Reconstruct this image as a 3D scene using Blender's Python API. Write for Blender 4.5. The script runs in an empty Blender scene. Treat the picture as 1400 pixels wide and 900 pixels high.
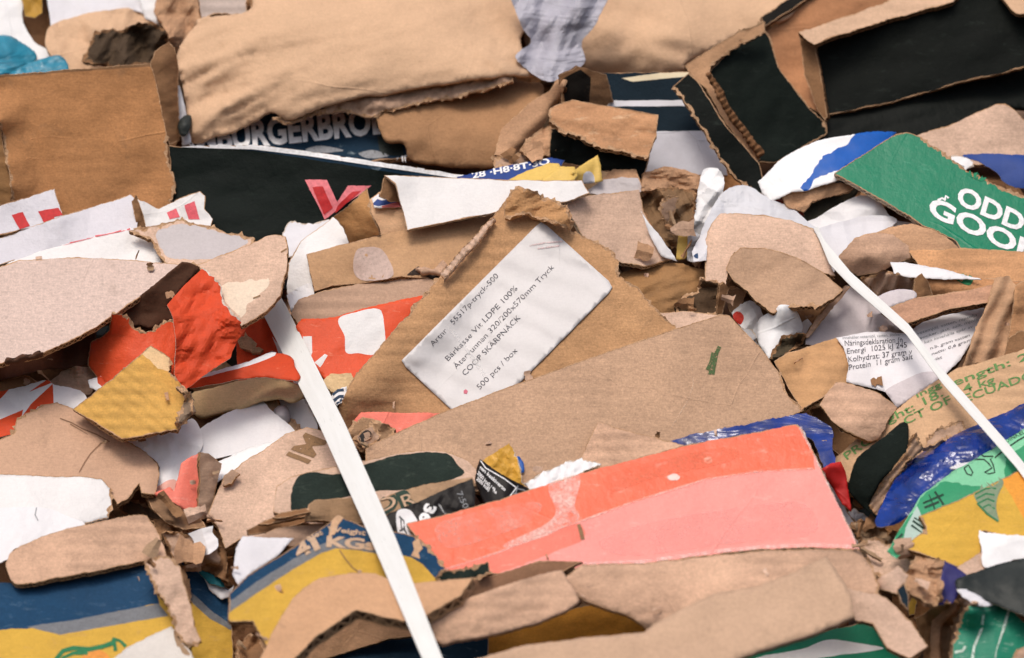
import bpy, bmesh, math, random
import numpy as np
from mathutils import Vector
from mathutils.geometry import delaunay_2d_cdt

random.seed(7)
SC = bpy.context.scene
COL = SC.collection
K = 0.3 / 1400.0          # slope of a ray per photo pixel (1.2 m across at 4 m)
M = K * 4.0               # metres per pixel on the heap
H = 1.0                   # height of the lens

# ------------------------------------------------------------------ noise
def _hash(ix, iy, seed):
    n = (ix.astype(np.int64) * 374761393 + iy.astype(np.int64) * 668265263 + seed * 1442695041) & 0x7fffffff
    n = ((n ^ (n >> 13)) * 1274126177) & 0x7fffffff
    return ((n ^ (n >> 16)) & 0xffff) / 65535.0 * 2 * np.pi

def perlin(x, y, seed=0):
    x = np.asarray(x, float); y = np.asarray(y, float)
    ix = np.floor(x); iy = np.floor(y); fx = x - ix; fy = y - iy
    def g(a, b):
        t = _hash(ix + a, iy + b, seed)
        return np.cos(t) * (fx - a) + np.sin(t) * (fy - b)
    u = fx * fx * fx * (fx * (fx * 6 - 15) + 10); v = fy * fy * fy * (fy * (fy * 6 - 15) + 10)
    return ((g(0, 0) * (1 - u) + g(1, 0) * u) * (1 - v) + (g(0, 1) * (1 - u) + g(1, 1) * u) * v) * 1.5

def fbm(x, y, seed=0, o=3):
    s = 0; a = 1.0
    for i in range(o):
        s = s + a * perlin(x * 2 ** i, y * 2 ** i, seed + i * 17); a *= .5
    return s

def tri(x):
    return np.abs((x % 1.0) * 2 - 1) * 2 - 1

# ------------------------------------------------------------------ polygons
def pip(px, py, poly):
    poly = np.asarray(poly, float)
    x0, y0 = poly[:, 0], poly[:, 1]; x1, y1 = np.roll(x0, -1), np.roll(y0, -1)
    ins = np.zeros(len(px), bool)
    for a, b, c, d in zip(x0, y0, x1, y1):
        if b == d: continue
        m = (b > py) != (d > py)
        ins ^= m & (px < (c - a) * (py - b) / (d - b) + a)
    return ins

def seg_dist(px, py, poly):
    poly = np.asarray(poly, float); q = np.roll(poly, -1, 0)
    best = np.full(len(px), 1e9)
    for (a, b), (c, d) in zip(poly, q):
        l2 = (c - a) ** 2 + (d - b) ** 2 + 1e-9
        t = np.clip(((px - a) * (c - a) + (py - b) * (d - b)) / l2, 0, 1)
        best = np.minimum(best, np.hypot(px - a - t * (c - a), py - b - t * (d - b)))
    return best

def parse(s):
    """'x,y x,y,t' -> points and the tear of the edge that starts there (None: the sheet's own)"""
    out = []
    for w in s.split():
        v = [float(a) for a in w.split(',')]
        out.append((v[0], v[1], v[2] if len(v) > 2 else None))
    return out

def outline(pts, tear, smooth, seed, step=3.2, inset=0.0, cutline=False):
    """dense outline with cut or torn edges; returns points and the inner line where the top ply ends"""
    n = len(pts); P = np.array([p[:2] for p in pts], float)
    T = [tear if p[2] is None else p[2] for p in pts]
    area = 0.5 * sum(P[i][0] * P[(i + 1) % n][1] - P[(i + 1) % n][0] * P[i][1] for i in range(n))
    sgn = 1 if area > 0 else -1
    res, inn, acc = [], [], 0.0
    for i in range(n):
        a, b = P[i], P[(i + 1) % n]; L = np.hypot(*(b - a)); k = max(1, int(round(L / step)))
        p0, p3 = P[i - 1], P[(i + 2) % n]
        for j in range(k):
            u = j / k
            if smooth:
                q = .5 * (2 * a + (b - p0) * u + (2 * p0 - 5 * a + 4 * b - p3) * u * u + (3 * a - p0 - 3 * b + p3) * u ** 3)
            else:
                q = a + (b - a) * u
            d = (b - a) / (L + 1e-9); nrm = np.array([d[1], -d[0]]) * sgn   # points outwards
            s = acc + u * L; am = T[i]
            off = am * (1.3 * perlin(s / 26., seed * 3.1) + .9 * perlin(s / 9., seed * 1.7 + 40) + 1.0 * perlin(s / 3.7, seed + 90.))
            off = float(off)
            p = q + nrm * off
            res.append(tuple(p))
            w = 0.0
            if inset and am >= 1.3:
                w = inset * (0.55 + 0.9 * float(perlin(s / 13., seed + 7.)) + .6 * float(perlin(s / 4.5, seed + 3.)))
                w = max(0.0, w)
            elif inset >= 3 and cutline:
                w = max(0.0, .9 + 1.3 * float(perlin(s / 30., seed + 11.)))
            inn.append(tuple(p - nrm * w))
        acc += L
    return res, inn

# ------------------------------------------------------------------ depth map of what is already on the heap
CELL = 6; X0, Y0, X1, Y1 = -150, -120, 1550, 1030
GX = np.arange(X0, X1, CELL) + CELL / 2; GY = np.arange(Y0, Y1, CELL) + CELL / 2
GXX, GYY = np.meshgrid(GX, GY)
def d0(px, py):
    t = np.clip((300 - py) / 160., 0, 1)
    return 4.0 + (450 - py) * M * 0.80 + 0.16 * t * t * (3 - 2 * t)
BUF = d0(GXX, GYY) + 0.0
def world(px, py, d):
    px = np.asarray(px, float); py = np.asarray(py, float)
    return np.stack([(px - 700) * K * d, d, H - (py - 450) * K * d], -1)

# ------------------------------------------------------------------ objects
def link(name, verts, faces, mats, midx=None, uvs=None, parent=None, origin=None, smooth=True):
    v = np.asarray(verts, float)
    o0 = v.mean(0) if origin is None else np.asarray(origin)
    me = bpy.data.meshes.new(name)
    me.from_pydata((v - o0).tolist(), [], [list(map(int, f)) for f in faces])
    for m in mats: me.materials.append(m)
    if midx is not None: me.polygons.foreach_set('material_index', np.asarray(midx, np.int32))
    if uvs is not None:
        ul = me.uv_layers.new(name='UVMap')
        li = np.empty(len(me.loops), np.int32); me.loops.foreach_get('vertex_index', li)
        ul.data.foreach_set('uv', np.asarray(uvs, np.float32)[li].ravel())
    me.polygons.foreach_set('use_smooth', [smooth] * len(me.polygons))
    me.update()
    ob = bpy.data.objects.new(name, me); COL.objects.link(ob)
    if parent is not None:
        ob.parent = parent; ob.location = o0 - WPOS[parent.name]
    else:
        ob.location = o0
    WPOS[ob.name] = np.array(o0)
    return ob
WPOS = {}
def tag(o, label, cat, group=None, kind=None):
    if label: o['label'] = label
    if cat: o['category'] = cat
    if group: o['group'] = group
    if kind: o['kind'] = kind

def thing(name, label, cat, at, group=None):
    """an Empty that parents the panels of one thing"""
    o = bpy.data.objects.new(name, None); COL.objects.link(o); o.empty_display_size = .05
    p = world(at[0], at[1], d0(np.float64(at[0]), np.float64(at[1])))
    o.location = p; WPOS[o.name] = np.array(p); tag(o, label, cat, group or GROUPS.get(cat))
    return o

GROUPS = {'cardboard': 'pieces of brown cardboard pressed into the heap', 'paper': 'pieces of white paper and card in the heap',
          'carton': 'printed cartons crushed in the heap', 'plastic': 'plastic bags and film in the heap', 'strap': 'straps over the heap'}

class Piece: pass
SEED = [11]
FLATLOG = []
def sheet(name, pts, mat, label=None, cat=None, parent=None, pitch=38, yaw=0, t=None, tear=.7, torn=None, smooth=False, regions=(),
          bend=(), folds=(), wr=(), dents=(), crumple=(), flutes=None, grain=0, step=None, gap=None, lift=0.0, plabel=None, group=None, edge=None,
          soft=2, inset=None, anchor=None, life=1.0):
    SEED[0] += 1; sd = SEED[0]; rnd = random.Random(sd)
    P = parse(pts) if isinstance(pts, str) else pts
    isk = mat.get('card', 0)
    if smooth and name in ('cardboard_scrap', 'cardboard_sheet', 'crumpled_cardboard', 'cardboard_lump', 'cardboard_bundle', 'cardboard_flap'):
        xs_ = [p[0] for p in P]; ys_ = [p[1] for p in P]
        if max(max(xs_) - min(xs_), max(ys_) - min(ys_)) < 190: smooth = False; tear = max(tear, .9)
    if t is None: t = .0055 if isk else .0009
    if torn is None: torn = MAT['ply'] if isk else MAT['paperply']
    if inset is None: inset = 5.0 if isk else 2.2
    rimd = isk and edge is not False
    dense, inn = outline(P, tear, smooth, sd, inset=inset, cutline=rimd)
    A = np.array(dense); cx, cy = A.mean(0); lo, hi = A.min(0), A.max(0)
    area = abs(0.5 * np.sum(A[:, 0] * np.roll(A[:, 1], -1) - np.roll(A[:, 0], -1) * A[:, 1]))
    if step is None:
        step = min(9.0, max(3.6, math.sqrt(area) / 26.)) * (.62 if crumple else 1)
        step = max(3.2, step)
    tp, ty = math.tan(math.radians(pitch)), math.tan(math.radians(yaw))
    ext = max(hi - lo) / 2; wears = []
    if life:
        wr = list(wr) + [(.003 * life * math.sqrt(ext / 100), ext * rnd.uniform(.5, .8), rnd.uniform(0, 180), rnd.uniform(1, 2.5))]
        bend = list(bend) + [(rnd.uniform(0, 180), life * rnd.uniform(-.02, .07) * ext * M)]
        if isk and ext > 22 and life > .6:
            folds = list(folds)
            for _ in range(2 if ext < 60 else 3):
                th = rnd.uniform(0, 6.28); fx, fy = cx + rnd.uniform(-.5, .5) * (hi - lo)[0] * .7, cy + rnd.uniform(-.5, .5) * (hi - lo)[1] * .7
                lim_ = 28 if ext < 45 else 20 if ext < 80 else 9
                if ext > 40 and name.startswith('cardboard') and _ < 2: wears.append((fx, fy, th))
                folds.append((fx, fy, fx + 50 * math.cos(th), fy + 50 * math.sin(th), life * rnd.choice((-1, 1)) * rnd.uniform(lim_ * .35, lim_), rnd.choice((1.5, 2.5, 5))))

    def rel(x, y):
        x = np.asarray(x, float); y = np.asarray(y, float)
        d = ((cy - y) * tp + (x - cx) * ty) * M
        for (ang, am) in bend:
            c, s = math.cos(math.radians(ang)), math.sin(math.radians(ang))
            prj = (A[:, 0] - cx) * c - (A[:, 1] - cy) * s
            mid = (prj.max() + prj.min()) / 2; hw = (prj.max() - prj.min()) / 2 + 1e-6
            tt = ((x - cx) * c - (y - cy) * s - mid) / hw
            d = d + am * (tt * tt)
        for f in folds:
            x0, y0, x1, y1, deg = f[:5]; r = f[5] if len(f) > 5 else 2.5
            L = math.hypot(x1 - x0, y1 - y0)
            wob = 2.0 * perlin((x + y) / 40., (x - y) / 300. + sd, sd)
            q = ((x - x0) * (y1 - y0) - (y - y0) * (x1 - x0)) / L + wob
            d = d + math.tan(math.radians(deg)) * M * (.5 * (q + np.sqrt(q * q + r * r)))
        for w in wr:
            am, sc, ang = w[:3]; an = w[3] if len(w) > 3 else 1.0; rg = w[4] if len(w) > 4 else 0
            c, s = math.cos(math.radians(ang)), math.sin(math.radians(ang))
            u = (x * c - y * s) / (sc * an); v = (x * s + y * c) / sc
            n = fbm(u, v, sd * 5, 3)
            if rg: n = 1 - 2 * np.sqrt(np.abs(n) + .0004)
            if len(w) > 5: n = n * np.exp(-((x - w[5]) ** 2 + (y - w[6]) ** 2) / w[7] ** 2)
            d = d + am * n
        for (dx, dy, r, am) in dents:
            d = d + am * np.exp(-((x - dx) ** 2 + (y - dy) ** 2) / (r * r))
        for (am, sc) in crumple:
            rr = random.Random(sd * 3 + int(sc))
            wx = x + 0.22 * sc * fbm(x / (1.6 * sc), y / (1.6 * sc), sd, 2); wy = y + .22 * sc * fbm(x / (1.6 * sc), y / (1.6 * sc), sd + 50, 2)
            for i in range(4):
                th = rr.uniform(0, math.pi); l = sc * rr.uniform(.8, 2.2)
                d = d + am * rr.uniform(.4, 1) * .3 * tri((wx * math.cos(th) + wy * math.sin(th)) / l + rr.random()) * (l / sc) * .6
        if flutes:
            am, per, ang = flutes
            d = d + am * np.sin((x * math.sin(math.radians(ang)) + y * math.cos(math.radians(ang))) * 2 * np.pi / per + fbm(x / 60., y / 60., sd, 2))
        return d

    # lay it on what is there already; where something below stands proud the sheet bends over it
    i0, i1 = np.searchsorted(GX, [lo[0] - 60, hi[0] + 60]); j0, j1 = np.searchsorted(GY, [lo[1] - 60, hi[1] + 60])
    sx, sy = GXX[j0:j1, i0:i1], GYY[j0:j1, i0:i1]
    ins = pip(sx.ravel(), sy.ravel(), A).reshape(sx.shape)
    r = rel(sx.ravel(), sy.ravel()).reshape(sx.shape); b = BUF[j0:j1, i0:i1]
    g = (t + .004) if gap is None else gap
    lim = b - g - r
    if ins.any() and anchor is None:
        c = np.percentile(lim[ins], soft) - lift
        dl = np.where(ins, np.maximum(0, c - lim), 0)
        def shift(q, op, n):
            for ax in (0, 1):
                p = np.pad(q, [(n, n) if k == ax else (0, 0) for k in (0, 1)], mode='edge'); L = q.shape[ax]
                q = op([np.take(p, range(k, k + L), ax) for k in range(2 * n + 1)], axis=0)
            return q
        nb_ = int(np.clip(ext / CELL / 7, 2, 8)); bulge = shift(shift(dl, np.max, nb_), np.mean, nb_)
        b[ins] = np.minimum(b, c + r - bulge)[ins]
    else:
        c = anchor if anchor is not None else float(d0(cx, cy)); bulge = np.zeros(sx.shape)
    rel0 = rel
    def rel(x, y):
        x = np.asarray(x, float); y = np.asarray(y, float)
        if bulge.max() <= 1e-6: return rel0(x, y)
        u = np.clip((x - sx[0, 0]) / CELL, 0, bulge.shape[1] - 1.001); v = np.clip((y - sy[0, 0]) / CELL, 0, bulge.shape[0] - 1.001)
        iu, iv = u.astype(int), v.astype(int); fu, fv = u - iu, v - iv
        fu = fu * fu * (3 - 2 * fu); fv = fv * fv * (3 - 2 * fv)
        q = (bulge[iv, iu] * (1 - fu) + bulge[iv, iu + 1] * fu) * (1 - fv) + (bulge[iv + 1, iu] * (1 - fu) + bulge[iv + 1, iu + 1] * fu) * fv
        return rel0(x, y) - q
    FLATLOG.append((name, round(float(c - d0(cx, cy)), 3)))

    # triangulate
    pv, pe = [], []
    def add_loop(loop):
        n0 = len(pv)
        for q in loop: pv.append(Vector(q))
        n = len(loop)
        for i in range(n): pe.append((n0 + i, n0 + (i + 1) % n))
    add_loop(dense)
    hastorn = inset and (rimd or any((tear if p[2] is None else p[2]) >= 1.3 for p in P))
    if hastorn: add_loop(inn)
    regs = []
    for k, rg in enumerate(regions):
        rp = parse(rg[0]); rs = rg[2] if len(rg) > 2 else False; rt = rg[3] if len(rg) > 3 else .35
        rd, _ = outline(rp, rt, rs, sd + 13 * k + 5, step=4)
        add_loop(rd); regs.append((np.array(rd), rg[1]))
    xs = np.arange(lo[0], hi[0] + step, step); ys = np.arange(lo[1], hi[1] + step, step * .87)
    qx, qy = np.meshgrid(xs, ys); qx = qx + (np.arange(len(ys)) % 2)[:, None] * step * .5
    rs_ = np.random.RandomState(sd)
    qx = (qx + rs_.uniform(-.22, .22, qx.shape) * step).ravel(); qy = (qy + rs_.uniform(-.22, .22, qy.shape) * step).ravel()
    m = pip(qx, qy, A); qx, qy = qx[m], qy[m]
    if len(qx):
        m = seg_dist(qx, qy, A[::2]) > step * .45; qx, qy = qx[m], qy[m]
    for q in zip(qx, qy): pv.append(Vector(q))
    vo, eo, fo, _, _, _ = delaunay_2d_cdt(pv, pe, [], 0, 0.02)
    V = np.array([(a.x, a.y) for a in vo]); F = np.array([f for f in fo if len(f) == 3])
    C = V[F].mean(1)
    keep = pip(C[:, 0], C[:, 1], A); F, C = F[keep], C[keep]
    e1 = V[F[:, 1]] - V[F[:, 0]]; e2 = V[F[:, 2]] - V[F[:, 0]]
    ar = e1[:, 0] * e2[:, 1] - e1[:, 1] * e2[:, 0]
    ok = np.abs(ar) > .02; F, C, ar = F[ok], C[ok], ar[ok]
    F[ar < 0] = F[ar < 0][:, ::-1]                       # clockwise on screen (y down) faces the lens after the flip below
    F = F[:, ::-1]
    used = np.unique(F); mp = -np.ones(len(V), int); mp[used] = np.arange(len(used)); V = V[used]; F = mp[F]
    mats = [mat]; midx = np.zeros(len(F), int)
    for rp, rm in regs:
        if rm not in mats: mats.append(rm)
        midx[pip(C[:, 0], C[:, 1], rp)] = mats.index(rm)
    if hastorn:
        mats.append(torn); midx[~pip(C[:, 0], C[:, 1], np.array(inn))] = len(mats) - 1
    D = c + rel(V[:, 0], V[:, 1]); W = world(V[:, 0], V[:, 1], D)
    fn = np.cross(W[F[:, 1]] - W[F[:, 0]], W[F[:, 2]] - W[F[:, 0]])
    if fn[:, 1].sum() > 0: F = F[:, ::-1]; fn = -fn
    vn = np.zeros_like(W)
    for k in range(3): np.add.at(vn, F[:, k], fn)
    # smooth the normal a little so the back stays tidy
    g0 = fn.sum(0); g0 /= np.linalg.norm(g0) + 1e-12
    vn /= np.linalg.norm(vn, axis=1)[:, None] + 1e-12
    vn = vn * .5 + g0 * .5; vn /= np.linalg.norm(vn, axis=1)[:, None] + 1e-12
    B = W - vn * t
    n = len(V)
    ca, sa = math.cos(math.radians(grain)), math.sin(math.radians(grain))
    ox, oy = rnd.uniform(0, 5), rnd.uniform(0, 5)
    U = np.stack([(V[:, 0] * ca - V[:, 1] * sa) * M + ox, -(V[:, 0] * sa + V[:, 1] * ca) * M + oy], -1)
    # boundary edges
    ed = {}
    for f in F:
        for a, b in ((f[0], f[1]), (f[1], f[2]), (f[2], f[0])):
            ed[(a, b)] = 1
    bnd = [(a, b) for (a, b) in ed if (b, a) not in ed]
    verts = np.concatenate([W, B]); faces = [tuple(f) for f in F] + [tuple(f[::-1] + n) for f in F]
    bm_ = mat if not isk else MAT['kraft_back']
    if bm_ not in mats: mats.append(bm_)
    mi = list(midx) + [mats.index(bm_)] * len(F)
    uv = np.concatenate([U, U])
    rim = isk and edge is not False
    if not rim:
        faces += [(b, a, a + n, b + n) for a, b in bnd]
        em = torn if not isk else mat
        if em not in mats: mats.append(em)
        mi += [mats.index(em)] * len(bnd)
    ob = link(name, verts, faces, mats, mi, uv, parent, smooth=not crumple)
    if parent is None: tag(ob, label, cat, group or GROUPS.get(cat))
    elif plabel: ob['label'] = plabel
    if rim:
        # the fluted edge of the board, its own mesh
        nxt = {a: b for a, b in bnd}; seen = set(); rv, rf, ru = [], [], []
        for a0 in list(nxt):
            if a0 in seen: continue
            loop = [a0]; seen.add(a0); b = nxt.get(a0)
            while b is not None and b not in seen:
                loop.append(b); seen.add(b); b = nxt.get(b)
            s = 0.0; base = len(rv)
            loop2 = loop + ([loop[0]] if b == a0 else [])
            for i, q in enumerate(loop2):
                if i: s += np.linalg.norm(W[q] - W[loop2[i - 1]])
                rv += [W[q] - vn[q] * .0001, B[q]]; ru += [(s, 0.), (s, 1.)]
            for i in range(len(loop2) - 1):
                k = base + 2 * i; rf.append((k + 2, k, k + 1, k + 3))
        if rv:
            link('fluted_edge', rv, rf, [MAT[edge] if isinstance(edge, str) else MAT['flute']], None, ru, ob, smooth=False)
    if isk and (torn is not None) and any((tear if p[2] is None else p[2]) >= 1.3 for p in P):
        rf_ = random.Random(sd + 99); iv = np.array(inn)
        tg = np.roll(A, -1, 0) - np.roll(A, 1, 0); tg /= np.linalg.norm(tg, axis=1)[:, None] + 1e-9
        sg = 1 if np.sum(A[:, 0] * np.roll(A[:, 1], -1) - np.roll(A[:, 0], -1) * A[:, 1]) > 0 else -1
        no = np.stack([tg[:, 1], -tg[:, 0]], -1) * sg
        tornpt = np.linalg.norm(A - iv, axis=1) > 2.0
        ln = np.array([rf_.uniform(1.2, 4.2) if (k_ and rf_.random() < .33) else .15 for k_ in tornpt])
        sl = np.array([rf_.uniform(-1.5, 1.5) for _ in ln])[:, None] * tg * (ln > 1)[:, None]
        q = np.concatenate([A - no * .9, A + no * ln[:, None] + sl]); dq = rel(q[:, 0], q[:, 1]) + c - .0003
        nA = len(A); dq[nA:] += np.array([rf_.uniform(-.002, .002) for _ in ln]) * (ln > 1)
        ff = [(i, (i + 1) % nA, nA + (i + 1) % nA, nA + i) for i in range(nA)]
        link('torn_fringe', world(q[:, 0], q[:, 1], dq), ff, [torn], None, q * M, ob, smooth=False)
    pc = Piece(); pc.ob = ob; pc.rel = lambda x, y: c + rel(x, y); pc.poly = A; pc.n = name
    return pc

def decal(pc, name, verts2, faces, mat, off=.0007, clip=True, maxlen=None):
    """flat marks (letters, printed shapes) laid on a sheet, following its bends"""
    V = np.array(verts2, float)
    bm = bmesh.new()
    vs = [bm.verts.new((x, y, 0)) for x, y in V]
    for f in faces:
        try: bm.faces.new([vs[i] for i in f])
        except ValueError: pass
    bm.normal_update()
    bmesh.ops.triangulate(bm, faces=bm.faces[:])
    if maxlen:
        for _ in range(4):
            es = [e for e in bm.edges if e.calc_length() > maxlen]
            if not es: break
            bmesh.ops.subdivide_edges(bm, edges=es, cuts=1)
            bm.normal_update(); bmesh.ops.triangulate(bm, faces=bm.faces[:])
        bmesh.ops.triangulate(bm, faces=bm.faces[:])
    bm.verts.ensure_lookup_table(); bm.verts.index_update()
    V = np.array([(v.co.x, v.co.y) for v in bm.verts]); F = [[v.index for v in f.verts] for f in bm.faces]
    bm.free()
    if not len(F): return None
    C = np.array([V[f].mean(0) for f in F])
    if clip:
        ok = pip(C[:, 0], C[:, 1], pc.poly); F = [f for f, k in zip(F, ok) if k]
        if not F: return None
    W = world(V[:, 0], V[:, 1], pc.rel(V[:, 0], V[:, 1]) - off)
    G = []
    for f in F:
        nn = np.cross(W[f[1]] - W[f[0]], W[f[2]] - W[f[0]])
        G.append(f if nn[1] < 0 else f[::-1])
    rn = random.Random(len(V) + int(V[0][0]))
    return link(name, W, G, [mat], None, V * M + rn.uniform(0, 4), pc.ob)

def stroke(pc, name, lines, w, mat, off=.0007, jit=0.0):
    """printed lines of a given pixel width"""
    vs, fs = [], []
    rr = random.Random(5)
    for ln in lines:
        P = np.array([p[:2] for p in parse(ln)])
        for i in range(len(P)):
            a = P[max(0, i - 1)]; b = P[min(len(P) - 1, i + 1)]; d = (b - a) / (np.hypot(*(b - a)) + 1e-9)
            nn = np.array([-d[1], d[0]]) * w / 2 * (1 + rr.uniform(-jit, jit))
            vs += [tuple(P[i] + nn), tuple(P[i] - nn)]
            if i: k = len(vs); fs.append((k - 4, k - 3, k - 1, k - 2))
    return decal(pc, name, vs, fs, mat, off, maxlen=14)

def text(pc, s, a, b, h, mat, bold=0.0, shear=0.0, name='printed_text', off=.0008, sag=0.0, skew=None, clip=True):
    """words from pixel a to pixel b along their baseline, h = height of a capital in pixels"""
    cu = bpy.data.curves.new('t', 'FONT'); cu.body = s; cu.size = 1; cu.offset = bold; cu.resolution_u = 3; cu.shear = shear
    o = bpy.data.objects.new('t', cu); COL.objects.link(o)
    bpy.context.view_layer.update()
    me = bpy.data.meshes.new_from_object(o.evaluated_get(bpy.context.evaluated_depsgraph_get()))
    V = np.array([v.co[:2] for v in me.vertices]); F = [list(p.vertices) for p in me.polygons]
    bpy.data.objects.remove(o); bpy.data.curves.remove(cu); bpy.data.meshes.remove(me)
    a = np.array(a, float); b = np.array(b, float); L = np.hypot(*(b - a)); d = (b - a) / L
    up = np.array([d[1], -d[0]])
    if skew is not None: up = np.array(skew, float); up /= np.hypot(*up)
    x0, x1 = V[:, 0].min(), V[:, 0].max()
    u = (V[:, 0] - x0) / (x1 - x0); v = V[:, 1] / .70 * h
    Q = a + np.outer(u * L, d) + np.outer(v + sag * 4 * u * (1 - u), up)
    return decal(pc, name, Q, F, mat, off, clip, maxlen=max(6, h * .55))

def blob(pc, name, pts, mat, smooth=True, off=.0006, tear=.4):
    P = parse(pts); dn, _ = outline(P, tear, smooth, SEED[0] + 3, step=3)
    return decal(pc, name, dn, [list(range(len(dn)))], mat, off, maxlen=14)

def shreds(zones, seed=5):
    """loose torn shreds lying in the pits"""
    rr = random.Random(seed); vs, fs, mi, uv = [], [], [], []
    mats = [A2, A3, A5, W1, A7, GK]; wts = [3, 4, 5, 1, 6, 5]
    for (x0, y0, x1, y1, n, smin, smax) in zones:
        for _ in range(int(n * .13)):
            cx, cy = rr.uniform(x0, x1), rr.uniform(y0, y1); r = rr.uniform(smin, smax) * 1.15
            i = int((cx - X0) // CELL); j = int((cy - Y0) // CELL)
            base = float(BUF[max(0, j - 1):j + 2, max(0, i - 1):i + 2].min()) - rr.uniform(.001, .006)
            tp, ty = math.tan(math.radians(rr.uniform(0, 60))), math.tan(math.radians(rr.uniform(-35, 35)))
            th = rr.uniform(0, 6.28); asp = rr.choice((.18, .3, .5, .8)) * rr.uniform(.8, 1.2); m = rr.choices(range(len(mats)), wts)[0]
            cu = rr.uniform(-.008, .008); tw = rr.uniform(-.6, .6); na, nbb = 6, 3; b0 = len(vs)
            for ia in range(na):
                u = ia / (na - 1) * 2 - 1; wv = (1 + tw * u) * rr.uniform(.72, 1.2)
                for ib in range(nbb):
                    v = (ib - 1) * wv * asp; lx, ly = u * r + rr.uniform(-.12, .12) * r, v * r + rr.uniform(-.08, .08) * r
                    px = cx + lx * math.cos(th) - ly * math.sin(th); py = cy + lx * math.sin(th) + ly * math.cos(th)
                    d = base - r * M * .5 * max(tp, abs(ty)) + ((cy - py) * tp + (px - cx) * ty) * M + cu * u * u - .003 * (ib == 1)
                    vs.append(world(px, py, d).tolist()); uv.append((px * M + seed, -py * M + m))
            for ia in range(na - 1):
                for ib in range(nbb - 1):
                    k = b0 + ia * nbb + ib; fs.append((k, k + 1, k + nbb + 1, k + nbb)); mi.append(m)
    # and in the crevices between pieces, wherever the heap drops away sharply
    Wn = 3; RB = BUF - d0(GXX, GYY); P_ = np.pad(RB, Wn, mode='edge'); mn = np.full(BUF.shape, 9.)
    for dj in range(2 * Wn + 1):
        for di in range(2 * Wn + 1): mn = np.minimum(mn, P_[dj:dj + BUF.shape[0], di:di + BUF.shape[1]])
    df = RB - mn
    cand = np.argwhere((df > .02) & (df < .09) & (GXX > -10) & (GXX < 1410) & (GYY > 350) & (GYY < 910))
    for _ in range(40):
        j, i = cand[rr.randrange(len(cand))]; cx, cy = GX[i] + rr.uniform(-3, 3), GY[j] + rr.uniform(-3, 3); r = rr.uniform(3, 8)
        base = float(BUF[j, i]) - rr.uniform(.002, .01); th = rr.uniform(-.5, .5) + rr.choice((0, 0, 1.57)); asp = rr.choice((.15, .25, .45, .8)); m = rr.choices(range(len(mats)), [4, 5, 5, 0, 4, 4])[0]
        tp, ty = math.tan(math.radians(rr.uniform(-10, 65))), math.tan(math.radians(rr.uniform(-40, 40))); cu = rr.uniform(-.006, .006); b0 = len(vs)
        for ia in range(7):
            u = ia / 6 * 2 - 1; ctr = rr.uniform(-.1, .1); hw_ = asp * rr.uniform(.55, 1.2)
            for ib in range(2):
                lx, ly = u * r + rr.uniform(-.08, .08) * r, (ctr + (ib * 2 - 1) * hw_) * r
                px = cx + lx * math.cos(th) - ly * math.sin(th); py = cy + lx * math.sin(th) + ly * math.cos(th)
                vs.append(world(px, py, base + ((cy - py) * tp + (px - cx) * ty) * M + cu * u * u).tolist()); uv.append((px * M, -py * M + m))
        for ia in range(6):
            k = b0 + ia * 2; fs.append((k, k + 1, k + 3, k + 2)); mi.append(m)
    o = link('torn_shreds', vs, fs, mats, mi, uv, smooth=False)
    tag(o, 'loose small torn shreds of brown board and white paper lying in the pits between pieces', 'shreds', None, 'stuff')
# ------------------------------------------------------------------ materials
def lin(hexs):
    h = hexs.lstrip('#'); c = [int(h[i:i + 2], 16) / 255 for i in (0, 2, 4)]
    return tuple((x / 12.92 if x <= .04045 else ((x + .055) / 1.055) ** 2.4) for x in c)

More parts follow.
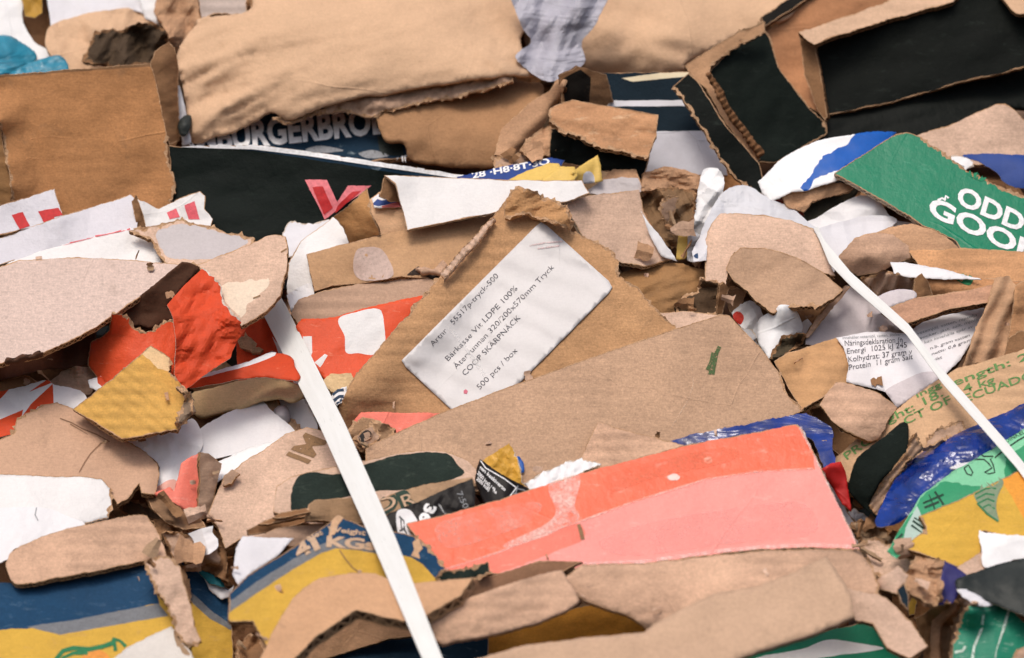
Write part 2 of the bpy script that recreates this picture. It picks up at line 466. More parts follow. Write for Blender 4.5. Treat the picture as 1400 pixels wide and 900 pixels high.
class NT:
    def __init__(self, name):
        self.m = bpy.data.materials.new(name); self.m.use_nodes = True
        self.n = self.m.node_tree.nodes; self.l = self.m.node_tree.links
        self.b = self.n['Principled BSDF']
        self.uv = self.n.new('ShaderNodeUVMap').outputs[0]
    def node(self, t, **kw):
        x = self.n.new(t)
        for k, v in kw.items(): setattr(x, k, v)
        return x
    def mapping(self, sx, sy, off=0.0):
        m = self.node('ShaderNodeMapping'); m.inputs['Scale'].default_value = (sx, sy, 1); m.inputs['Location'].default_value = (off, off * .7, off)
        self.l.new(self.uv, m.inputs[0]); return m.outputs[0]
    def noise(self, sc, detail=3, rough=.6, vec=None, dist=0.0, off=0.0):
        if vec is None: vec = self.mapping(1, 1, off)
        x = self.node('ShaderNodeTexNoise'); x.inputs['Scale'].default_value = sc; x.inputs['Detail'].default_value = detail
        x.inputs['Roughness'].default_value = rough; x.inputs['Distortion'].default_value = dist
        self.l.new(vec, x.inputs['Vector']); return x.outputs['Fac']
    def ramp(self, f, a, b, va=0.0, vb=1.0):
        x = self.node('ShaderNodeMapRange'); x.inputs[1].default_value = a; x.inputs[2].default_value = b; x.inputs[3].default_value = va; x.inputs[4].default_value = vb
        self.l.new(f, x.inputs[0]); return x.outputs[0]
    def math(self, op, a, b=None):
        x = self.node('ShaderNodeMath', operation=op)
        for i, v in enumerate((a, b)):
            if v is None: continue
            if isinstance(v, (int, float)): x.inputs[i].default_value = v
            else: self.l.new(v, x.inputs[i])
        return x.outputs[0]
    def mix(self, f, a, b, mode='MIX'):
        x = self.node('ShaderNodeMix', data_type='RGBA', blend_type=mode)
        for k, v in ((0, f), (6, a), (7, b)):
            if isinstance(v, (int, float)): x.inputs[k].default_value = v
            elif isinstance(v, tuple): x.inputs[k].default_value = (*v[:3], 1)
            else: self.l.new(v, x.inputs[k])
        return x.outputs[2]
    def val(self, col, f):
        """multiply a colour by a factor"""
        x = self.node('ShaderNodeVectorMath', operation='SCALE')
        if isinstance(col, tuple): x.inputs[0].default_value = col[:3]
        else: self.l.new(col, x.inputs[0])
        if isinstance(f, (int, float)): x.inputs['Scale'].default_value = f
        else: self.l.new(f, x.inputs['Scale'])
        return x.outputs[0]
    def bump(self, h, strength, dist, prev=None):
        x = self.node('ShaderNodeBump'); x.inputs['Strength'].default_value = strength; x.inputs['Distance'].default_value = dist
        self.l.new(h, x.inputs['Height'])
        if prev is not None: self.l.new(prev, x.inputs['Normal'])
        return x.outputs[0]
    def out(self, col, rough=.9, normal=None, spec=.3, alpha=None):
        if isinstance(col, tuple): self.b.inputs['Base Color'].default_value = (*col[:3], 1)
        else: self.l.new(col, self.b.inputs['Base Color'])
        if isinstance(rough, (int, float)): self.b.inputs['Roughness'].default_value = rough
        else: self.l.new(rough, self.b.inputs['Roughness'])
        self.b.inputs['Specular IOR Level'].default_value = spec
        if normal is not None: self.l.new(normal, self.b.inputs['Normal'])
        if alpha is not None: self.l.new(alpha, self.b.inputs['Alpha'])
        return self.m
    def creases(self, sc, w, off=3.0):
        """thin wandering crease lines, 1 on the line"""
        mp = self.mapping(1, 1, off)
        nz = self.node('ShaderNodeTexNoise'); nz.inputs['Scale'].default_value = sc * 1.3; nz.inputs['Detail'].default_value = 3
        self.l.new(mp, nz.inputs['Vector'])
        ad = self.node('ShaderNodeVectorMath', operation='MULTIPLY_ADD'); self.l.new(nz.outputs['Color'], ad.inputs[0])
        ad.inputs[1].default_value = (.22 / sc, .22 / sc, 0); self.l.new(mp, ad.inputs[2])
        vo = self.node('ShaderNodeTexVoronoi', feature='DISTANCE_TO_EDGE', voronoi_dimensions='2D'); vo.inputs['Scale'].default_value = sc
        self.l.new(ad.outputs[0], vo.inputs['Vector'])
        ln = self.ramp(vo.outputs['Distance'], 0, w * sc, 1, 0)
        msk = self.ramp(self.noise(sc * .9, 2, off=off + 9), .5, .62)
        return self.math('MULTIPLY', ln, msk)
    def common(self, col, fib, blotch, flute, grime, crease, gr=(.16, .11, .07)):
        f1 = self.noise(420, 2, .7); f2 = self.noise(1, 3, .6, self.mapping(95, 620, 2)); bl = self.noise(14, 5, .62, off=5)
        f3 = self.noise(190, 3, .75, off=8)
        v = self.ramp(f1, .25, .75, 1 - fib, 1 + fib)
        v = self.math('MULTIPLY', v, self.ramp(f2, .3, .7, 1 - fib * .6, 1 + fib * .6))
        v = self.math('MULTIPLY', v, self.ramp(f3, .25, .75, 1 - fib * .9, 1 + fib * .9))
        v = self.math('MULTIPLY', v, self.ramp(bl, .3, .7, 1 - blotch, 1 + blotch))
        w = self.node('ShaderNodeTexWave', wave_type='BANDS', bands_direction='Y', wave_profile='SIN')
        w.inputs['Scale'].default_value = 22; w.inputs['Distortion'].default_value = 1.2; w.inputs['Detail'].default_value = 1; w.inputs['Detail Scale'].default_value = .5
        self.l.new(self.mapping(1, 1), w.inputs['Vector'])
        fm = self.ramp(self.noise(9, 2, off=12), .42, .62)
        wf = self.math('MULTIPLY', w.outputs['Fac'], fm)
        if flute: v = self.math('MULTIPLY', v, self.ramp(wf, 0, 1, 1 + flute * .4, 1 - flute))
        oi = self.node('ShaderNodeObjectInfo').outputs['Random']
        v = self.math('MULTIPLY', v, self.ramp(oi, 0, 1, .95, 1.05))
        c = self.val(col, v)
        g = self.math('MAXIMUM', self.ramp(self.noise(22, 6, .72, off=21), .58, .78, 0, grime), self.ramp(self.noise(5, 4, .6, off=51), .55, .75, 0, grime * .5))
        c = self.mix(g, c, gr)
        ab = self.ramp(self.noise(1, 6, .75, self.mapping(16, 42, 61), .5), .56, .72, 0, min(.45, fib * 2.6))
        c = self.mix(ab, c, self.val(c, 1.22))
        sp = self.ramp(self.noise(150, 2, .5, off=71), .66, .74, 0, min(.4, fib * 2.6))
        c = self.mix(sp, c, self.val(c, .62))
        cr = self.creases(4.5, .0016)
        c = self.mix(self.math('MULTIPLY', cr, crease * .45), c, self.val(col, 1.18) if isinstance(col, tuple) else self.val(c, 1.15))
        return c, f1, f3, bl, wf, cr

CARDCACHE = {}
def card(hexs, fib=.15, blotch=.17, flute=.17, grime=.5, crease=.35, under=None, scuff=0.0, spec=.2, rough=.85, name='kraft_board'):
    key = ('c', hexs, fib, blotch, flute, grime, crease, under, scuff)
    if key in CARDCACHE: return CARDCACHE[key]
    n = NT(name)
    col = lin(hexs)
    if under:
        # ink rubbed off along scuffs down to the board
        s = n.math('MAXIMUM', n.ramp(n.noise(1, 6, .75, n.mapping(40, 120, 31), .6), .63 - .1 * scuff, .74, 0, 1),
                   n.ramp(n.noise(260, 4, .7, off=33), .64, .74, 0, .7 * scuff))
        col = n.mix(n.math('MULTIPLY', s, .85), col, lin(under))
    c, f1, f3, bl, wf, cr = n.common(col, fib, blotch, flute, grime, crease)
    nb = n.bump(f3, .35, .0012); nb = n.bump(f1, .3, .0006, nb)
    if flute: nb = n.bump(wf, .5 * min(1, flute * 8), .0012, nb)
    nb = n.bump(bl, .4, .012, nb); nb = n.bump(cr, .35 if crease else 0, .0025, nb)
    m = n.out(c, rough, nb, spec); m['card'] = 1
    CARDCACHE[key] = m; return m

def paper(hexs, fib=.025, blotch=.035, grime=.1, crease=.18, rough=.6, spec=.35, under=None, scuff=0, cr_sc=.6, name='coated_paper', grit=(.25, .22, .2)):
    key = ('p', hexs, fib, blotch, grime, crease, rough, under, scuff)
    if key in CARDCACHE: return CARDCACHE[key]
    n = NT(name); col = lin(hexs)
    if under:
        s = n.math('MAXIMUM', n.ramp(n.noise(1, 6, .75, n.mapping(45, 110, 31), .6), .64 - .1 * scuff, .76, 0, 1),
                   n.ramp(n.noise(300, 4, .7, off=33), .66, .76, 0, .6 * scuff))
        col = n.mix(n.math('MULTIPLY', s, .8), col, lin(under))
    c, f1, f3, bl, wf, cr = n.common(col, fib, blotch, 0, grime, crease, grit)
    cz = n.noise(22, 3, .5, off=17, dist=.6)
    nb = n.bump(f3, .12, .0008); nb = n.bump(cz, cr_sc, .005, nb); nb = n.bump(cr, .35 if crease else 0, .002, nb)
    m = n.out(c, rough, nb, spec)
    CARDCACHE[key] = m; return m

def film(hexs, rough=.2, bumpd=.012, name='plastic_film', var=.5, light=None):
    n = NT(name); col = lin(hexs)
    a = n.noise(1, 3, .5, n.mapping(9, 26, 2), 1.0); b = n.noise(120, 3, .6, off=6)
    c = n.val(col, n.ramp(n.noise(30, 4, off=3), .3, .7, 1 - var * .5, 1 + var * .5))
    if light: c = n.mix(n.ramp(n.noise(55, 5, .7, off=40), .6, .75, 0, .6), c, lin(light))
    nb = n.bump(a, .6, bumpd * 1.6); nb = n.bump(b, .15, .002, nb)
    m = n.out(c, rough, nb, .6); n.b.inputs['Coat Weight'].default_value = .25 if rough < .5 else 0; n.b.inputs['Coat Roughness'].default_value = .12
    return m

def ink(hexs, wear=.5, name='printing_ink', rough=.6):
    n = NT(name)
    a = n.ramp(n.noise(330, 4, .7, off=2), .62 - .12 * wear, .68 - .1 * wear, 1, 1 - min(1, .9 * wear))
    a2 = n.ramp(n.noise(60, 5, .7, off=7), .66, .72, 1, 1 - .6 * wear)
    v = n.ramp(n.noise(200, 3, off=5), .3, .7, .85, 1.15)
    return n.out(n.val(lin(hexs), v), rough, None, .3, n.math('MULTIPLY', a, a2))

def smear(hexs, a=.6, sc=40, name='rubbed_patch'):
    n = NT(name)
    al = n.math('MULTIPLY', n.ramp(n.noise(sc, 5, .7, off=4), .35, .62, 0, a), n.ramp(n.noise(260, 4, .7, off=9), .3, .6, .35, 1))
    return n.out(lin(hexs), .7, None, .2, al)

def ply(hexs, dark, name='torn_ply'):
    n = NT(name)
    f = n.noise(1, 5, .75, n.mapping(130, 300, 2), .8); g = n.noise(70, 5, .7, off=4)
    c = n.mix(n.ramp(n.math('ADD', n.math('MULTIPLY', f, .6), n.math('MULTIPLY', g, .4)), .38, .62), lin(dark), lin(hexs))
    nb = n.bump(f, .9, .003); nb = n.bump(g, .7, .006, nb)
    m = n.out(c, .95, nb, .1); m['card'] = 1
    return m

def flute_mat(light, dark, per=.0075):
    n = NT('fluted_edge')
    sep = n.node('ShaderNodeSeparateXYZ'); n.l.new(n.uv, sep.inputs[0])
    wob = n.noise(60, 3, vec=n.mapping(1, 0), off=0)
    ph = n.math('ADD', n.math('MULTIPLY', sep.outputs[0], 2 * math.pi / per), n.math('MULTIPLY', wob, 5))
    sn = n.math('MULTIPLY', n.math('SINE', ph), .3)
    dist = n.math('ABSOLUTE', n.math('SUBTRACT', n.math('SUBTRACT', sep.outputs[1], .5), sn))
    on = n.ramp(dist, .1, .2, 1, 0)
    li = n.math('MAXIMUM', n.ramp(sep.outputs[1], .14, .22, 1, 0), n.ramp(sep.outputs[1], .78, .86, 0, 1))
    crush = n.ramp(n.noise(45, 4, vec=n.mapping(1, .0)), .45, .6)
    f = n.math('MAXIMUM', n.math('MAXIMUM', on, li), n.math('MULTIPLY', crush, .7))
    c = n.mix(f, lin(dark), lin(light))
    c = n.val(c, n.ramp(n.noise(400, 3), .3, .7, .8, 1.2))
    m = n.out(c, .95, n.bump(f, .6, .002), .1); return m

MAT = {}
MAT['ply'] = ply('#d9b48f', '#a97f5c')
MAT['plyd'] = ply('#b08863', '#75543a', 'torn_ply_brown')
MAT['plygrey'] = ply('#c2b2a2', '#8c7a6a', 'torn_ply_grey')
MAT['paperply'] = ply('#e6dccf', '#c5ae98', 'torn_paper'); MAT['paperply']['card'] = 0
MAT['crease'] = smear('#e6cdb4', .75, 60, 'worn_crease')
MAT['kraft_back'] = card('#a87d58', .1, .1, .06)
MAT['flute'] = flute_mat('#b48c66', '#3c2818')
MAT['flute_dark'] = flute_mat('#7d5a3e', '#1e140c')
MAT['flute_big'] = flute_mat('#c7a37e', '#33231a', .017)
MAT['flute_pale'] = flute_mat('#d8c4ab', '#6b4f38')
A1 = card('#c6a186')                   # common kraft
A2 = card('#ceae97', flute=.04)        # pinkish pale kraft
A3 = card('#b78f6e', flute=.10)        # warm brown
A4 = card('#b17e52', flute=.05, crease=.2)       # box brown
A5 = card('#b0917a', .12, .12)         # dull
A6 = card('#d4bcaf', flute=.0, blotch=.05)       # palest
A7 = card('#8f6a4a', .12, .14, .05)    # dark brown
A8 = card('#d5b08e', .06, .08, 0, .12, .2)       # soft sack
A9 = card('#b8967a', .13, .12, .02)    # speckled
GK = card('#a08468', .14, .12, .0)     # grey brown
DK = card('#6d4d34', .14, .2, .0)      # dark brown, pile core and the painted shade of a hollow
TANROLL = card('#dcbd90', .1, .1, .02)
YEL = card('#c99c52', .12, .12, .22, .22, .2)
YEL2 = card('#cfa545', .07, .07, .05, .18, .2, under='#c39a66', scuff=.35)
ORG = card('#c98a35', .1, .16, .0, .3)
ORG2 = card('#e0993f', .08, .08, 0)
NAVY = card('#1c4160', .10, .12, .04, .1, .1, under='#5a7488', scuff=.5)
NAVYD = card('#122d40', .08, .1, .0, .05, .1, under='#8a9aa0', scuff=.35)
STRIPE = card('#77797c', .14, .08, 0, .1, .1)
BLACK = card('#0a0f0b', .15, .2, 0, .0, 0, under='#2a322c', scuff=.5, spec=.15, rough=.75)
BLACK2 = card('#161d19', .15, .2, 0, .0, 0, under='#343b35', scuff=.3, rough=.8, spec=.1)
DGREEN = card('#232e28', .16, .2, .0, .0, .2, under='#465046', scuff=.7)
GREEN = card('#0c805c', .05, .05, .0, .0, .1, under='#4ea182', scuff=.15, spec=.4, rough=.45)
GREEN2 = card('#268468', .06, .1, .0, .0, .1, under='#b9d2c4', scuff=.5, rough=.45)
RED = paper('#d24a26', .05, .09, .08, .1, .6, .2, under='#e8825e', scuff=.25, cr_sc=.9)
RED2 = card('#e0552f', .05, .06, .0, .06, .1, under='#ef9d7c', scuff=.3, rough=.5)
REDDK = paper('#c2211c', .05, .08, .06, .1, .45, .4)
ORANGERED = card('#e96a48', .05, .06, .0, .0, .12, under='#f4a590', scuff=.6, rough=.45, spec=.4)
PINK = card('#f1998f', .05, .05, .0, .06, .12, under='#f6bdb0', scuff=.4, rough=.5)
PINKR = card('#ee7f6c', .06, .09, .0, .06, .12, under='#f7b5a6', scuff=.6, rough=.5)
W1 = paper('#eae8e8'); W2 = paper('#dddbde', blotch=.05); W3 = paper('#efeeed', blotch=.02, grime=.05)
W4 = paper('#c9c7cd', .03, .06); W5 = paper('#d6dbe3', .02, .03)
WG = paper('#bdb5b4', .05, .06); LAV = paper('#cfc5c6', .05, .05, .12, .15)
CREAM = paper('#ead9b5'); GREYW = paper('#b8b6b8', .04, .14)
WC = card('#ebe8e5', .03, .04, .0, .08, .1, rough=.6); WC2 = card('#dad7dc', .04, .05, 0, .08, .12, rough=.6)
STICK = paper('#d5d1cf', .03, .04, .12, .15, .5, .4, cr_sc=.25)
YELP = paper('#e2bd63', .05, .06); TEAL = film('#13809b', .45, .02, var=.4); TEALD = paper('#0f6f7a', .04, .1)
BLUEF = film('#042a78', .16, .012, 'blue_film', 1.1); BLUEP = paper('#1159b0', .05, .06, .05, .1, .45)
NAVYP = paper('#1d3f86', .05, .1); PURP = paper('#2a2767', .06, .08)
GREYF = film('#aeacb6', .6, .012, 'grey_film', .3); CLEARF = film('#cfcfd3', .55, .008, 'pale_film', .2)
MINT = paper('#7fc59a', .05, .1, .05, .1, .4); MINTD = paper('#2f8f62', .06, .14); MINTG = paper('#a9bfb4', .05, .1)
BLKP = paper('#16110f', .1, .1, 0, .1, .5, .2); GOLD = paper('#dba53c', .08, .14, .15, .2, .45); CHAR = paper('#252b28', .12, .16, 0, .1, .55)
BLKSHEET = card('#0a1410', .12, .2, .0, 0, 0, under='#1e2a22', scuff=.5, rough=.7, spec=.14)
NAVYSLATE = card('#14242e', .1, .15, 0, 0, 0)
GREYLINER = card('#a79383', .12, .1, 0)
INKB = ink('#48454c', .78); INKG = ink('#5f8a4a', .6); INKW = ink('#eceae8', .25); INKT = ink('#c9a88a', .3); INKBR = ink('#8a6a48', .55)
INKR = ink('#c5282a', .15); INKP = ink('#ee8389', .15); INKDG = ink('#1d3a2c', .3); INKRED = ink('#d5492e', .3); INKK = ink('#1c2320', .3); INKWW = ink('#f0efee', .05)
INKGREY = ink('#8d8f92', .5); INKGREEN = ink('#1f7446', .3); INKOR = ink('#dd8f3a', .3); INKCR = ink('#4d6238', .9); INKF = ink('#7d8f72', .35)
# ================================================================== the heap behind everything
def heap():
    rr = random.Random(3)
    vs, fs, mi, uv = [], [], [], []
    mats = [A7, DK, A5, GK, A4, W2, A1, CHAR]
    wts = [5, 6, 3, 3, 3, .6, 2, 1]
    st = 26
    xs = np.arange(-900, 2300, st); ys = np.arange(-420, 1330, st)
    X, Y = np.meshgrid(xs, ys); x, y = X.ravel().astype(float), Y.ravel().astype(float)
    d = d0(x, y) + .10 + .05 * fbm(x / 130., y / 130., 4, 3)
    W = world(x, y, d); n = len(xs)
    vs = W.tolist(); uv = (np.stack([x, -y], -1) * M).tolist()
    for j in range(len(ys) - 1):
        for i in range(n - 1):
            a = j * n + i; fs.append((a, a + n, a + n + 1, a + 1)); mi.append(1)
    for k in range(1500):
        inside = k < 850
        cx, cy = (rr.uniform(-60, 1460), rr.uniform(-60, 960)) if inside else (rr.uniform(-850, 2250), rr.uniform(-400, 1300))
        if not inside and -110 < cx < 1510 and -100 < cy < 1000: continue
        r = rr.uniform(18, 60) if inside else rr.uniform(40, 150)
        base = float(d0(np.float64(cx), np.float64(cy))) + (rr.uniform(.035, .1) if inside else rr.uniform(-.01, .08))
        tp, ty = math.tan(math.radians(rr.gauss(32, 22))), math.tan(math.radians(rr.gauss(0, 22)))
        tp = max(-1.2, min(2.2, tp)); ty = max(-1, min(1, ty))
        th = rr.uniform(0, 6.28); nn = 11; asp = rr.uniform(.35, .9); b0 = len(vs)
        pts = [(0, 0)] + [(math.cos(6.283 * i / nn) * r * rr.uniform(.75, 1.15), math.sin(6.283 * i / nn) * r * asp * rr.uniform(.75, 1.15)) for i in range(nn)]
        cr = rr.uniform(-.02, .02)
        for i, (a, b) in enumerate(pts):
            px = cx + a * math.cos(th) - b * math.sin(th); py = cy + a * math.sin(th) + b * math.cos(th)
            dd = base + ((cy - py) * tp + (px - cx) * ty) * M + (cr if i == 0 else rr.uniform(-.006, .006))
            if inside: dd = max(dd, float(d0(np.float64(px), np.float64(py))) + .012)
            vs.append(world(px, py, dd).tolist()); uv.append((px * M + k, -py * M))
        m = rr.choices(range(len(mats)), wts)[0]
        for i in range(nn): fs.append((b0, b0 + 1 + (i + 1) % nn, b0 + 1 + i)); mi.append(m)
    o = link('waste_heap', vs, fs, mats, mi, uv, smooth=False)
    tag(o, 'loose mass of crushed brown cardboard filling the gaps between the larger pieces', 'waste heap', None, 'stuff')
heap()

C, Pp, CT, PL = 'cardboard', 'paper', 'carton', 'plastic'
sack = dict(t=.004, edge=False)

# ================================================================== far row along the top
sheet('paper_sheet', '-60,-30 22,-30 32,30 48,58 72,72 60,92 -60,70', W3, 'bright white sheet behind the teal bag in the top corner', Pp, crumple=[(.006, 40)], smooth=True)
sheet('paper_scrap', '24,-30 56,-30 58,18 47,25 34,22', paper('#b58a33'), 'small mustard scrap between two white sheets at the top edge', Pp, crumple=[(.01, 20)])
sheet('paper_sheet', '58,-40 192,-40 203,22 180,14 118,22 70,38', W2, 'pale grey sheet above the crumpled tan sack', Pp, pitch=45, wr=[(.004, 40, 0)])
sheet('paper_scrap', '182,-30 212,-30 217,34 198,26', W3, 'narrow white sliver wedged beside the brown twist of card', Pp, pitch=25)
sheet('paper_sack', '62,53 71,34 117,19 150,14 178,11 199,24 208,38 220,55 190,90 150,97 107,99 82,92 66,70', A8, 'crumpled tan paper sack slumped behind the big brown box', 'sack', crumple=[(.012, 45), (.006, 20)], smooth=True, pitch=40, dents=[(150, 45, 60, -.03)], **sack)
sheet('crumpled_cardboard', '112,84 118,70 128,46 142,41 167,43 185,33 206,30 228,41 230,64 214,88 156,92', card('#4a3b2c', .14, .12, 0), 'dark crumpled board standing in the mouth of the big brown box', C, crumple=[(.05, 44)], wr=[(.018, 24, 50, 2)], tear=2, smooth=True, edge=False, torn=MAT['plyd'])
pb = sheet('plastic_bag', '-60,56 0,48 20,52 38,64 50,78 36,92 10,101 -60,104', TEAL, 'rounded teal bag lying in the top corner beside white paper', PL, smooth=True, dents=[(-10, 80, 50, -.04)], wr=[(.004, 30, 20)], pitch=45)
sheet('plastic_bag', '14,102 36,88 60,80 84,77 93,96 60,106', TEAL, 'small flat teal bag with a pale rim resting on the box edge', PL, smooth=True, wr=[(.004, 20, 0)], pitch=50)
sheet('crumpled_cardboard', '210,16 222,-30 266,-30 274,26 262,50 246,64 250,90 236,100 230,46 220,30', A3, 'twisted brown card hanging above the black hole beside the box', C, crumple=[(.018, 40)], smooth=True, edge=False, wr=[(.008, 18, 70, 3)])
sheet('cardboard_scrap', '268,-30 338,-30 336,20 300,18 275,26', card('#b7a69b', .1, .12), 'greyish torn strip at the top edge beside the fat tan sack', C, tear=1.2, pitch=55)
sheet('cardboard_scrap', '335,-30 392,-30 366,12 345,24', A7, 'small dark brown wedge at the top edge of the fat tan sack', C, tear=1.2)

# black printed carton with white capitals
th = thing('printed_carton', 'black crushed carton with white capitals and a red outlined letter', CT, (420, 260))
pc = sheet('top_panel', '255,196 300,165 340,150 400,135 540,125 560,215 500,222 340,205 262,205', NAVYD, parent=th, pitch=50, plabel='navy panel with white capitals')
text(pc, 'HAMBURGERBRÖD', (218, 213), (536, 180), 35, INKWW, bold=.038, name='white_capitals')
blob(pc, 'black_mark', '515,186 546,183 553,214 520,212', INKK, False)
blob(pc, 'white_mark', '543,216 557,212 560,222 545,222', INKWW, True)
blob(pc, 'grey_mark', '418,204 440,199 470,206 430,210', INKGREY, True)
blob(pc, 'pale_mark', '490,210 510,205 532,213 505,217', INKGREY, True)
sheet('cardboard_flap', '519,154 560,136 625,122 690,106 716,112 742,116 736,150 720,176 700,215 676,228 625,229 592,224 561,217 552,195 528,192 517,172', card('#ad835e', .1, .1, .0, .1, .25), 'smooth brown flap under the torn lip of the fat tan sack', C, smooth=True, bend=[(80, .03)], wr=[(.006, 90, 20)], tear=.9, edge=False)
sheet('torn_cardboard', '372,160 395,160 440,148 455,137 500,128 530,128 560,118 600,112 640,108 700,96 702,112 660,124 620,134 586,137 560,146 520,153 518,162 470,152 420,160 390,170', A5, 'rough torn lip of board running under the fat tan sack', C, tear=1.4, wr=[(.006, 26, 15, 2), (.003, 9, 0)], edge=False, pitch=15)
sheet('paper_sack', '241,80 252,52 268,34 276,24 340,14 384,-30 720,-40 712,58 735,100 700,103 655,108 600,116 560,121 525,130 495,131 455,141 425,152 393,163 384,158 366,152 340,170 296,186 262,194 256,156 249,118', A8, 'fat tan sack bulging across the top above the white capitals', 'sack', smooth=True, pitch=40, dents=[(440, 50, 170, -.05), (620, 30, 130, -.035), (690, 20, 60, .012)], wr=[(.010, 24, 28, 7, 0, 280, 115, 110), (.005, 11, 26, 8, 0, 290, 105, 90), (.003, 40, 10, 5), (.002, 9, 12, 9), (.012, 26, -30, 3, 0, 700, 60, 70)], bend=[(90, .065), (0, .03)], life=0, tear=.8, step=6, **sack)
pc = sheet('front_panel', '231,199 250,201 300,199 345,198 420,207 480,216 560,228 640,241 660,300 560,350 440,350 340,345 290,340 236,275', BLKSHEET, parent=th, pitch=24, wr=[(.006, 60, 5, 4)], folds=[(232, 245, 640, 262, -8, 20)], plabel='black panel with a red outlined letter', regions=[('240,196 300,196 345,195 420,204 480,213 560,225 645,238 645,258 560,240 480,227 420,217 345,206', NAVYD)])
stroke(pc, 'white_line', ['246,198 300,200 345,201 420,210 480,219 560,231 640,243'], 6.5, INKWW)
blob(pc, 'pink_outline', '417,246 447,246 461,276 476,254 508,254 444,300', INKP, False)
blob(pc, 'red_letter', '427,256 441,255 455,284 443,294', INKR, False, off=.0012)
blob(pc, 'red_letter', '462,281 482,262 494,261 458,292', INKR, False, off=.0012)
sheet('paper_scrap', '241,117 246,117 257,168 262,196 250,200 244,170', W2, 'thin white strip hanging between the brown box and the tan sack', Pp, pitch=12)
sheet('rubber_cap', '243,172 249,160 261,158 261,170 256,184 248,186', CHAR, 'small black lump on the white strip beside the brown box', 'lump', smooth=True, dents=[(252, 170, 9, -.008)])

# brown box at the left
th = thing('cardboard_box', 'large plain brown box with an open top at the left edge', 'box', (100, 200))
sheet('left_panel', '-80,168 -2,165 6,206 13,240 21,276 -80,300', card('#8f6a44', .08, .1), parent=th, pitch=10, tear=1.0, edge='flute_dark')
sheet('side_panel', '205,88 211,70 231,57 239,66 244,90 244,122 246,192 232,198 226,186 211,112', A7, parent=th, pitch=20, yaw=35, tear=.8, bend=[(0, .01)], edge='flute_dark', plabel='dark side panel')
bf = sheet('front_panel', '-80,110 0,103 100,95 206,87,.6 213,110,.8 221,150,.8 228,188,1.6 228,215,2.2 239,253,2.2 232,300 20,300,1.4 13,240,1.4 0,168,1 -80,168', A4, parent=th, pitch=14, wr=[(.003, 90, 0)], bend=[(0, .012)], regions=[('-80,106 0,99 100,91 206,83 208,91 100,98.5 0,106.5 -80,114', A7)])

stroke(bf, 'crease_mark', ['14,222 40,216 70,218 84,214', '40,190 70,186 96,190'], 1.6, smear('#cf9a68', .7, 60))
# tan sheets and the grey plastic
sheet('paper_sack', '824,-40 1100,-40 1085,16 1050,34 1010,48 940,84 936,95 900,103 865,104 829,106 800,96 790,68', A8, 'smooth tan sack between the grey plastic and the black box', 'sack', smooth=True, pitch=42, life=0, bend=[(90, .04)], wr=[(.01, 60, -15, 3), (.006, 22, 40, 3, 0, 840, 60, 60)], dents=[(900, 40, 80, -.03), (870, 22, 40, .02)], **sack)
sheet('plastic_film', '700,-40 830,-40 818,26 796,58 799,86 768,106 744,110 705,79 726,57 711,30', GREYF, 'crumpled grey film hanging between two tan sacks', PL, smooth=True, crumple=[(.016, 60)], wr=[(.016, 45, 68, 3)], pitch=22, step=4.5)
# striped carton behind
pc = sheet('printed_carton', '810,100 942,98 985,180 995,240 886,240 850,190', NAVYSLATE, 'dark slate carton with cream and white bands behind the black box', CT, pitch=18, regions=[('850,107 944,94 946,104 865,112', CREAM), ('806,138 933,137 938,145 806,146', W2), ('850,181 990,178 1000,244 880,244', W4)])
# brown rolls and the flap, the shade in its mouth painted near-black
sheet('cardboard_flap', '764,104 790,90 829,102 840,140 812,150 768,142', A7, 'small brown flap curling over a hole painted dark above the torn black box', C, folds=[(800, 80, 790, 150, 35, 10)], smooth=True, pitch=5, regions=[('769,108 794,95 808,106 806,140 772,140', card('#17120d', .1, .1, 0))], edge='flute_dark')
sheet('cardboard_flap', '676,212 684,178 722,142 752,124 759,112 768,103 777,109 764,140 750,156 734,194 702,216', A3, 'brown fold of board leaning beside the smooth brown flap', C, smooth=True, bend=[(-45, .035)], pitch=30, tear=.8, edge='flute_dark', wr=[(.004, 30, 40, 3)])
sheet('cardboard_scrap', '674,214 702,212 738,200 754,196 752,224 676,230', A5, 'short brown scrap tucked under the leaning fold of board', C, tear=2, wr=[(.006, 20, 10, 2)], pitch=50)
sheet('cardboard_scrap', '712,205 724,188 752,172 757,200 752,212 722,216', A3, 'small crumpled brown scrap beside the torn black box', C, crumple=[(.014, 22)], tear=1.5, edge=False)
th = thing('torn_box', 'small black box with its brown ply torn open at the top', 'box', (820, 190))
sheet('front_panel', '753,176 800,170 890,200 886,226 875,254 858,238 838,236 751,220', BLACK, parent=th, pitch=8, tear=.8, wr=[(.004, 40, 0)])
sheet('torn_flap', '752,148 783,136 812,142,.5 900,157,.5 897,185,1.2 886,216,2.4 850,208,2.4 822,203,2.4 785,184,2.4 765,178,1.6 751,166,1.5', card('#bf8f68', .12, .14, .04, under='#e0c3a0', scuff=.6), parent=th, pitch=46, folds=[(750, 160, 900, 172, 18, 4)], wr=[(.004, 16, -10, 4)], plabel='brown torn flap')

